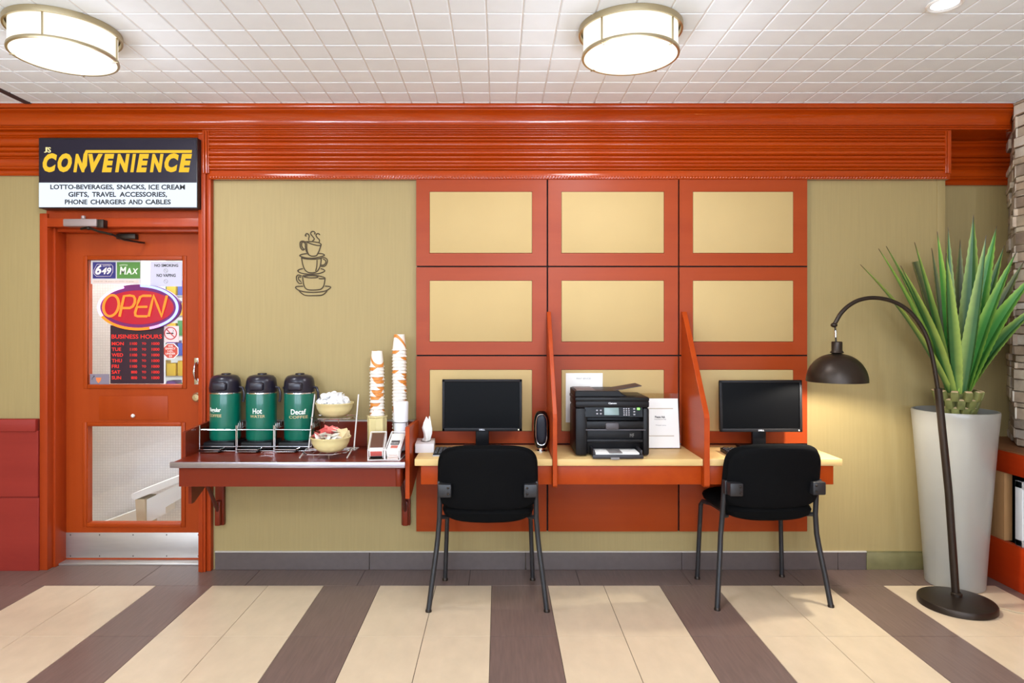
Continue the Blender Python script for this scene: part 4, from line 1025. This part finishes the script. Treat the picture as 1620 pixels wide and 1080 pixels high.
# ---------------------------------------------------------------- chairs
def make_chair(label, loc, rot):
    c = thing('guest_chair', label, 'chair', loc, rot, 'black chairs at the computer desk')
    def yb_(x, z): return -.165-.10*(z/.32)*.55-.045*(1-(x/.26)**2)
    b = MB().pillow(0, .670, .258, .166, 5.0, .062, yb_, topw=.97, n=64)
    for v in b.v: v.z += .014*(1-(v.x/.258)**2)*(1 if v.z > .672 else -.2)
    b.build('backrest', M_FAB, c)
    bs = MB().pillow(0, .670, .246, .153, 5.0, .018, lambda x, z: yb_(x, z)-.031, topw=.97, n=64)
    for v in bs.v: v.z += .014*(1-(v.x/.258)**2)*(1 if v.z > .672 else -.2)
    bs.build('back_shell', mat('chair_shell', (9,9,10), .8, spec=.1, noise=.1, nscale=120, bump=.15), c)
    s_ = MB().pillow(0, 0, .240, .240, 4.5, .075, lambda x, z: 0, n=64)
    s_.v = [Vector((v.x*(1.0 if v.z < 0 else 1.0), v.z+.02, .492+v.y-.020*(max(0, (v.z-.1))/.14)**2*0-(.022*(1-(v.x/.25)**2) if v.y < 0 else -.006*(1-(v.x/.25)**2))) ) for v in s_.v]
    s_.build('seat', M_FAB, c)
    MB().pillow(0, 0, .15, .15, 4, .02, lambda x, z: 0).xform(Matrix.Translation((0, .0, .440)) @ Matrix.Rotation(PI/2, 4, 'X')).build('seat_plate', M_CHFR, c)
    for sx in (-1, 1):
        MB().tube([(sx*.300, -.208, .006), (sx*.283, -.185, .15), (sx*.264, -.158, .30), (sx*.258, -.148, .36), (sx*.250, -.150, .46), (sx*.245, -.172, .648), (sx*.245, -.173, .657)], .0135, 12).build('leg', M_CHFR, c)
        MB().tube([(sx*.250, .205, .006), (sx*.243, .200, .2), (sx*.234, .192, .432), (sx*.228, .175, .452), (sx*.215, .13, .456)], .0125, 12).build('leg', M_CHFR, c)
        MB().tube([(sx*.250, -.148, .462), (sx*.215, -.125, .456), (sx*.200, -.05, .456), (sx*.205, .10, .456), (sx*.218, .14, .456)], .011, 10).build('side_rail', M_CHFR, c)
        br = MB().rbox(sx*.244-.012, sx*.244+.012, -.20, -.165, .586, .657, .003)
        br.rbox(min(sx*.182, sx*.250), max(sx*.182, sx*.250), -.252, -.196, .588, .654, .006)
        bo = br.build('back_bracket', M_CHFR, c)
        MB().ball((sx*.198, -.253, .637), .006, .004, .006).ball((sx*.198, -.253, .607), .006, .004, .006).build('bolt', M_DKMETAL, bo)
        for xx, yy in ((.300, -.209), (.250, .205)):
            MB().lathe([(.016, 0), (.016, .008), (.013, .014), (.0, .015)], (sx*xx, yy, 0), 14).build('glide', mat('glide_grey', (120,116,112), .4, .5) if False else M_DKMETAL, c)
    return c
ch = make_chair('black fabric guest chair pulled up to the left desk', (-.056, -.375, 0), 0.0)
dup(ch, (1.402, -.338, 0), math.radians(3.5), 'black fabric guest chair at the right desk beside the arc lamp')

# ---------------------------------------------------------------- arc floor lamp
LY = -.515
al = world_thing('arc_floor_lamp', 'dark bronze arc floor lamp with dome shade standing before the plant', 'floor lamp', (2.372, LY, 0))
bc = (2.372, LY, 0)
MB().lathe([(.172, 0), (.176, .004), (.176, .028), (.172, .034), (.150, .038), (.03, .052), (.0, .053)], bc, 64).build('base', M_LAMPBR, al)
ptA = W(1513, 944, LY); ptB = W(1484, 614, LY)
MB().tube([ptA-Vector((0,0,.03)), ptA+(ptB-ptA)*.5+Vector((.008,0,0)), ptB], .0185, 16).lathe([(.026,.05), (.026,.066), (.018,.072)], (ptA.x+.001, LY, 0), 20).build('pole', M_LAMPBR, al)
arc = [(1484.5,622), (1481,598), (1476,570), (1470,545), (1463,526), (1452,508), (1438,492), (1420,480), (1400,473), (1378,471), (1358,475), (1342,484), (1330,496), (1323,508), (1319,515)]
MB().tube([W(a, b, LY) for a, b in cr(arc, 4)], .0105, 12).ball(W(1319.5,514,LY), .017, .017, .013).build('arc_arm', M_LAMPBR, al)
MB().tube([W(1321,512,LY), W(1322,530,LY), W(1323,549,LY)], .0045, 8).build('hanging_cord', M_LAMPBR, al)
MB().cyl(W(1321.5,523,LY), W(1322,533,LY), .007, 10).build('cord_link', M_CHROME, al)
sc_ = W(1324, 603.5, LY); R = .147
dome = [(.022, .208), (.026, .205), (.026, .162), (.034, .150)]
for k in range(1, 15):
    a = PI/2*(1-k/14); dome.append((R*math.cos(a)**.9, .146*math.sin(a)**1.0 if k < 14 else 0))
dome = [(.0, .208)]+dome
dome += [(R-.003, -.001)]+[((R-.005)*math.cos(PI/2*k/12)**.9, .142*math.sin(PI/2*k/12)) for k in range(0, 12)]+[(0, .142)]
so = MB().lathe(dome, sc_, 48).build('shade', [M_LAMPBR], al)
MB().ball(sc_+Vector((0,0,.098)), .020, .020, .022, 16, 10).cyl(sc_+Vector((0,0,.115)), sc_+Vector((0,0,.14)), .014, 12).build('bulb', emis('bulb_glow', (255,232,190), 12), so)
pl = bpy.data.lights.new('arc_lamp_bulb', 'POINT'); pl.energy = 32; pl.color = (1, .95, .84); pl.shadow_soft_size = .02
po = bpy.data.objects.new('arc_lamp_bulb', pl); C.objects.link(po); po.location = sc_+Vector((0,0,.052))
tag(MB().tube([W(1566,966,-.55)+Vector((0,0,.012)), Vector((2.565,-.54,.004)), Vector((2.61,-.60,.004)), Vector((2.70,-.63,.004)), Vector((2.83,-.62,.004))], .004, 8).build('power_cord', mat('cord_tan', (180,160,130), .5)), 'thin power cord trailing right from the arc lamp base', 'cord')

# ---------------------------------------------------------------- potted agave
PX, PYY = 2.566, -.222
pa = world_thing('potted_agave', 'tall agave with spiky green leaves in a grey tapered planter', 'plant', (PX, PYY, 0))
pot = [(.138, 0), (.143, .004), (.158, .25), (.178, .55), (.199, .85), (.208, .945), (.210, .968), (.207, .978), (.198, .978), (.196, .965), (.190, .92)]
MB().lathe(pot, (PX, PYY, 0), 64).build('planter', mat('planter_grey', (150,147,138), .33, noise=.03, nscale=5, coat=.2), pa)
MB().lathe([(.194, .93), (.12, .945), (0, .95)], (PX, PYY, 0), 40).build('soil', mat('dark_soil', (56,42,32), .95, noise=.5, nscale=60, bump=1), pa)
tk = MB(); M_CUT = mat('cut_leaf_base', (116,116,60), .7, noise=.25, nscale=25); M_CUTE = mat('cut_leaf_end', (206,176,136), .8)
TX = PX+.015
tk.lathe([(.05, .93), (.065, .96), (.06, 1.05), (.045, 1.12), (0, 1.14)], (TX, PYY, 0), 20)
for r_ in range(3):
    for k in range(11):
        a = 2*PI*(k+.5*r_)/11; z = .945+.045*r_; q = .068+.014*r_
        n0 = len(tk.v); tk.rbox(-.0195, .0195, -.016, .014, 0, .056, .006, 2, 0); tk.rbox(-.016, .016, -.012, .010, .052, .0575, .002, 1, 1)
        tk.xform(Matrix.Translation((TX+q*math.cos(a), PYY+q*math.sin(a), z)) @ Matrix.Rotation(a, 4, 'Z') @ Matrix.Rotation(.28, 4, 'Y') @ Matrix.Rotation(PI/2, 4, 'Z'), n0)
tk.build('trunk', [M_CUT, M_CUTE], pa)
def leaf_mat(name, c_mid, c_edge):
    m, t, p = nmat(name)
    at = t.nodes.new('ShaderNodeAttribute'); at.attribute_name = 'across'
    r = t.nodes.new('ShaderNodeValToRGB'); e = r.color_ramp.elements
    e[0].position = .35; e[0].color = lin(c_mid); e[1].position = .92; e[1].color = lin(c_edge)
    al_ = t.nodes.new('ShaderNodeAttribute'); al_.attribute_name = 'along'
    r2 = t.nodes.new('ShaderNodeValToRGB'); r2.color_ramp.elements[0].position = .93; r2.color_ramp.elements[0].color = (0,0,0,1); r2.color_ramp.elements[1].position = .99; r2.color_ramp.elements[1].color = (1,1,1,1)
    mx = t.nodes.new('ShaderNodeMixRGB'); mx.inputs[2].default_value = lin((70,44,34))
    tc = t.nodes.new('ShaderNodeTexCoord'); n = t.nodes.new('ShaderNodeTexNoise'); n.inputs['Scale'].default_value = 14; n.inputs['Detail'].default_value = 4
    m2_ = t.nodes.new('ShaderNodeMixRGB'); m2_.blend_type = 'OVERLAY'; m2_.inputs[0].default_value = .25
    t.links.new(at.outputs['Fac'], r.inputs[0]); t.links.new(al_.outputs['Fac'], r2.inputs[0]); t.links.new(r2.outputs[0], mx.inputs[0]); t.links.new(r.outputs[0], m2_.inputs[1]); t.links.new(tc.outputs['Object'], n.inputs['Vector']); t.links.new(n.outputs[0], m2_.inputs[2])
    t.links.new(m2_.outputs[0], mx.inputs[1]); t.links.new(mx.outputs[0], p.inputs['Base Color']); p.inputs['Roughness'].default_value = .42
    return m
LM = [leaf_mat('agave_green', (54,98,48), (150,172,80)), leaf_mat('agave_olive', (84,92,60), (132,138,78)), leaf_mat('agave_bright', (66,132,54), (150,188,80))]
def leaf(tip, width, m, bow=.12, base=None, blunt=False, facing=None):
    base = base or Vector((TX, PYY, 1.075)); tip = Vector(tip)
    d = tip-base; L = d.length
    side_up = Vector((0,0,1))
    out = Vector((d.x, d.y, 0)); out = out.normalized() if out.length > 1e-4 else Vector((0,-1,0))
    base = base+out*.035
    ctrl = base+d*.45+Vector((0,0,1))*bow*L*.5-out*bow*L*.5
    N = 44; vs_ = []; al1 = []; ac = []
    fc = facing or Vector((0,-1,0))
    for i in range(N+1):
        t = i/N
        p = base*(1-t)**2+ctrl*2*t*(1-t)+tip*t*t
        tg = ((ctrl-base)*(1-t)+(tip-ctrl)*t).normalized()
        nr = (-out*.75+Vector((0,0,.35))+fc*.55); nr = (nr-tg*nr.dot(tg)).normalized()
        sd_ = tg.cross(nr).normalized()
        if blunt: w = width*(.7+.6*t)*(1 if t < .97 else .8)
        else: w = width*(.62+.75*t*(1-t)*2.2*(1-t*.3))*(1-t**2.6)**.9+.0012
        tooth = .0035 if (i % 2 == 0 and 2 < i < N-4) else 0
        hw = w/2; th = .011*(1-t)+.002
        for (a, b, c) in ((-hw-tooth, .12*w, 1), (-hw*.55, .02*w, .5), (0, -.10*w, 0), (hw*.55, .02*w, .5), (hw+tooth, .12*w, 1), (hw*.5, .0-th, .5), (0, -.12*w-th, 0), (-hw*.5, 0-th, .5)):
            vs_.append(p+sd_*a+nr*b); al1.append(t); ac.append(c)
    fs = []
    for i in range(N):
        for k in range(8): fs.append((i*8+k, i*8+(k+1) % 8, (i+1)*8+(k+1) % 8, (i+1)*8+k))
    fs.append(tuple(range(7, -1, -1))); fs.append(tuple(N*8+k for k in range(8)))
    mbx = MB(); mbx.add(vs_, fs, True)
    o = mbx.build('leaf', LM[m], pa)
    me = o.data
    for nm, vals in (('along', [v*.9 for v in al1] if blunt else al1), ('across', ac)):
        at = me.attributes.new(nm, 'FLOAT', 'POINT'); at.data.foreach_set('value', vals)
    return o
LV = [  # tip px, py, depth y, width, material, bow
 (1361,418,-.34,.060,0,.16), (1390,393,-.22,.058,2,.12), (1402,389,-.08,.062,0,.10), (1447,383,-.30,.070,0,.08), (1474,392,-.10,.055,1,.05),
 (1483,366,-.36,.080,2,.03), (1500,359,-.12,.045,0,.02), (1519,378,-.08,.055,1,.02), (1540,339,-.20,.080,0,-.03), (1577,357,-.20,.070,2,.04),
 (1589,388,-.2,.060,0,.06), (1622,410,-.28,.060,1,.10), (1608,398,-.36,.075,2,.10), (1642,428,-.40,.095,2,.16), (1560,372,-.42,.075,0,.0),
 (1425,420,-.42,.075,0,.14), (1660,470,-.43,.075,0,.18), (1497,400,-.48,.07,0,.03), (1535,398,-.05,.06,1,0)]
for px, py, y, w, m, b in LV: leaf(W(px, py, y), w*1.38, m, b)
leaf(W(1446,414,-.12), .078, 1, .08, blunt=True)

# ---------------------------------------------------------------- ceiling lamps
M_SHADE = mat('lamp_glass', (120,116,106), .4, spec=.2, emit=(255,248,232), es=LAMP_L)
def lamp(label, x, y, vis=True):
    t = thing('ceiling_lamp', label, 'ceiling lamp', (x, y, ZC), 0, 'drum ceiling lamps')
    MB().lathe([(.20, 0), (.2225, -.001), (.2235, -.012), (.222, -.026), (.214, -.026), (.212, -.01)], (0,0,0), 64).build('mounting_ring', M_SATIN, t)
    MB().lathe([(.202, -.01), (.202, -.124), (.0, -.126)], (0,0,0), 64).build('glass_drum', M_SHADE, t)
    MB().lathe([(.199, -.127), (.2085, -.127), (.210, -.122), (.2085, -.114), (.2035, -.114)], (0,0,0), 64).build('bottom_ring', M_SATIN, t)
    for k in range(4):
        a = PI/4+k*PI/2
        rd = MB().cyl((.2065*math.cos(a), .2065*math.sin(a), -.02), (.2065*math.cos(a), .2065*math.sin(a), -.12), .004, 8)
        n0 = len(rd.v); rd.rbox(.185, .212, -.004, .004, -.130, -.126, .001); rd.xform(Matrix.Rotation(a, 4, 'Z'), n0)
        rd.build('rod', M_SATIN, t)
    l = bpy.data.lights.new('ceiling_lamp_light', 'AREA'); l.shape = 'DISK'; l.size = .38; l.energy = 11; l.color = (.95, .98, 1.05)
    o = bpy.data.objects.new('ceiling_lamp_light', l); C.objects.link(o); o.location = (x, y, ZC-.1275)
    l = bpy.data.lights.new('ceiling_lamp_glow', 'POINT'); l.shadow_soft_size = .12; l.energy = 6.0; l.color = (.95, .98, 1.05)
    o = bpy.data.objects.new('ceiling_lamp_glow', l); C.objects.link(o); o.location = (x, y, ZC-.30)
    return t
la = lamp('lit drum ceiling lamp above the convenience sign, at upper left', -1.892, -1.05); la.rotation_euler = (0, 0, 1.0)
lamp('lit drum ceiling lamp above the middle wall panels', .571, -1.058)
for x, y in ((-1.892, -3.5), (.571, -3.5), (-1.892, -5.9), (.571, -5.9), (-3.6, -4.6)):  # fill lights without fixtures, added out of view to brighten ceiling and room
    l = bpy.data.lights.new('room_fill', 'POINT'); l.shadow_soft_size = .16; l.energy = FILL_P; l.color = (.86, .97, 1.13)
    o = bpy.data.objects.new('room_fill', l); C.objects.link(o); o.location = (x, y, ZC-.42)
dlp = thing('downlight', 'small round recessed downlight at upper right of the ceiling', 'downlight', (1.79, -1.275, ZC))
MB().lathe([(.050, -.001), (.066, -.001), (.067, -.006), (.060, -.010), (.050, -.006)], (0,0,0), 32).build('trim_ring', M_WHITE, dlp)
MB().lathe([(.050, -.004), (0, -.004)], (0,0,0), 32).build('lens', emis('downlight_lens', (240,244,255), 3), dlp)

# ---------------------------------------------------------------- bench on the right
bn = world_thing('hearth_bench', 'red wooden open-fronted bench below the stone wall', 'bench', (3.03, -.9, 0))
X0, X1 = 2.84, XR
MB().box(X0, X1+.02, -2.2, .215, .735, .757).build('ledge', wood('ledge_brown', (122,78,48), (150,98,62), 'y', .5, 0, 5), bn, bevel=.003)
MB().rbox(X0-.004, X0+.03, -2.2, .214, .628, .748, .003).build('top_rail', M_BENCH, bn)
MB().rbox(X0-.008, X0+.03, -2.2, .214, .0, .243, .003).build('bottom_rail', M_BENCH, bn)
MB().rbox(X0+.004, X0+.05, -.225, -.115, .243, .628, .003).build('post', M_PINE, bn)
MB().rbox(X0+.004, X0+.05, -.115, .214, .243, .628, .003).build('end_panel', M_BENCH, bn)
MB().rbox(X0+.004, X0+.05, -2.2, -2.1, .243, .628, .003).build('post', M_PINE, bn)
MB().box(X1-.06, X1+.01, -2.2, .21, 0, .735).box(X0+.03, X1, -2.2, .2, .10, .12).build('back_board', M_BLACK, bn)
wp = world_thing('white_louvre_panel', 'white louvred panel standing inside the red bench', 'panel', (X0+.03, -.72, .243))
mb = MB(); py0, py1 = -1.15, -.29; xa = X0+.012
mb.rbox(xa, xa+.03, py1-.05, py1, .243, .60, .003).rbox(xa, xa+.03, py0, py0+.05, .243, .60, .003).rbox(xa, xa+.03, py0, py1, .56, .60, .003).rbox(xa, xa+.03, py0, py1, .243, .28, .003)
mb.build('frame', M_WHITE, wp)
mb = MB()
y = py1-.065
while y > py0+.05:
    mb.rbox(xa+.004, xa+.02, y-.012, y, .27, .57, .002); y -= .022
mb.box(xa+.022, xa+.028, py0+.02, py1-.02, .25, .59).build('slats', mat('louvre_white', (226,218,204), .5), wp)

for o in bpy.data.objects:
    if '_w' in o: del o['_w']
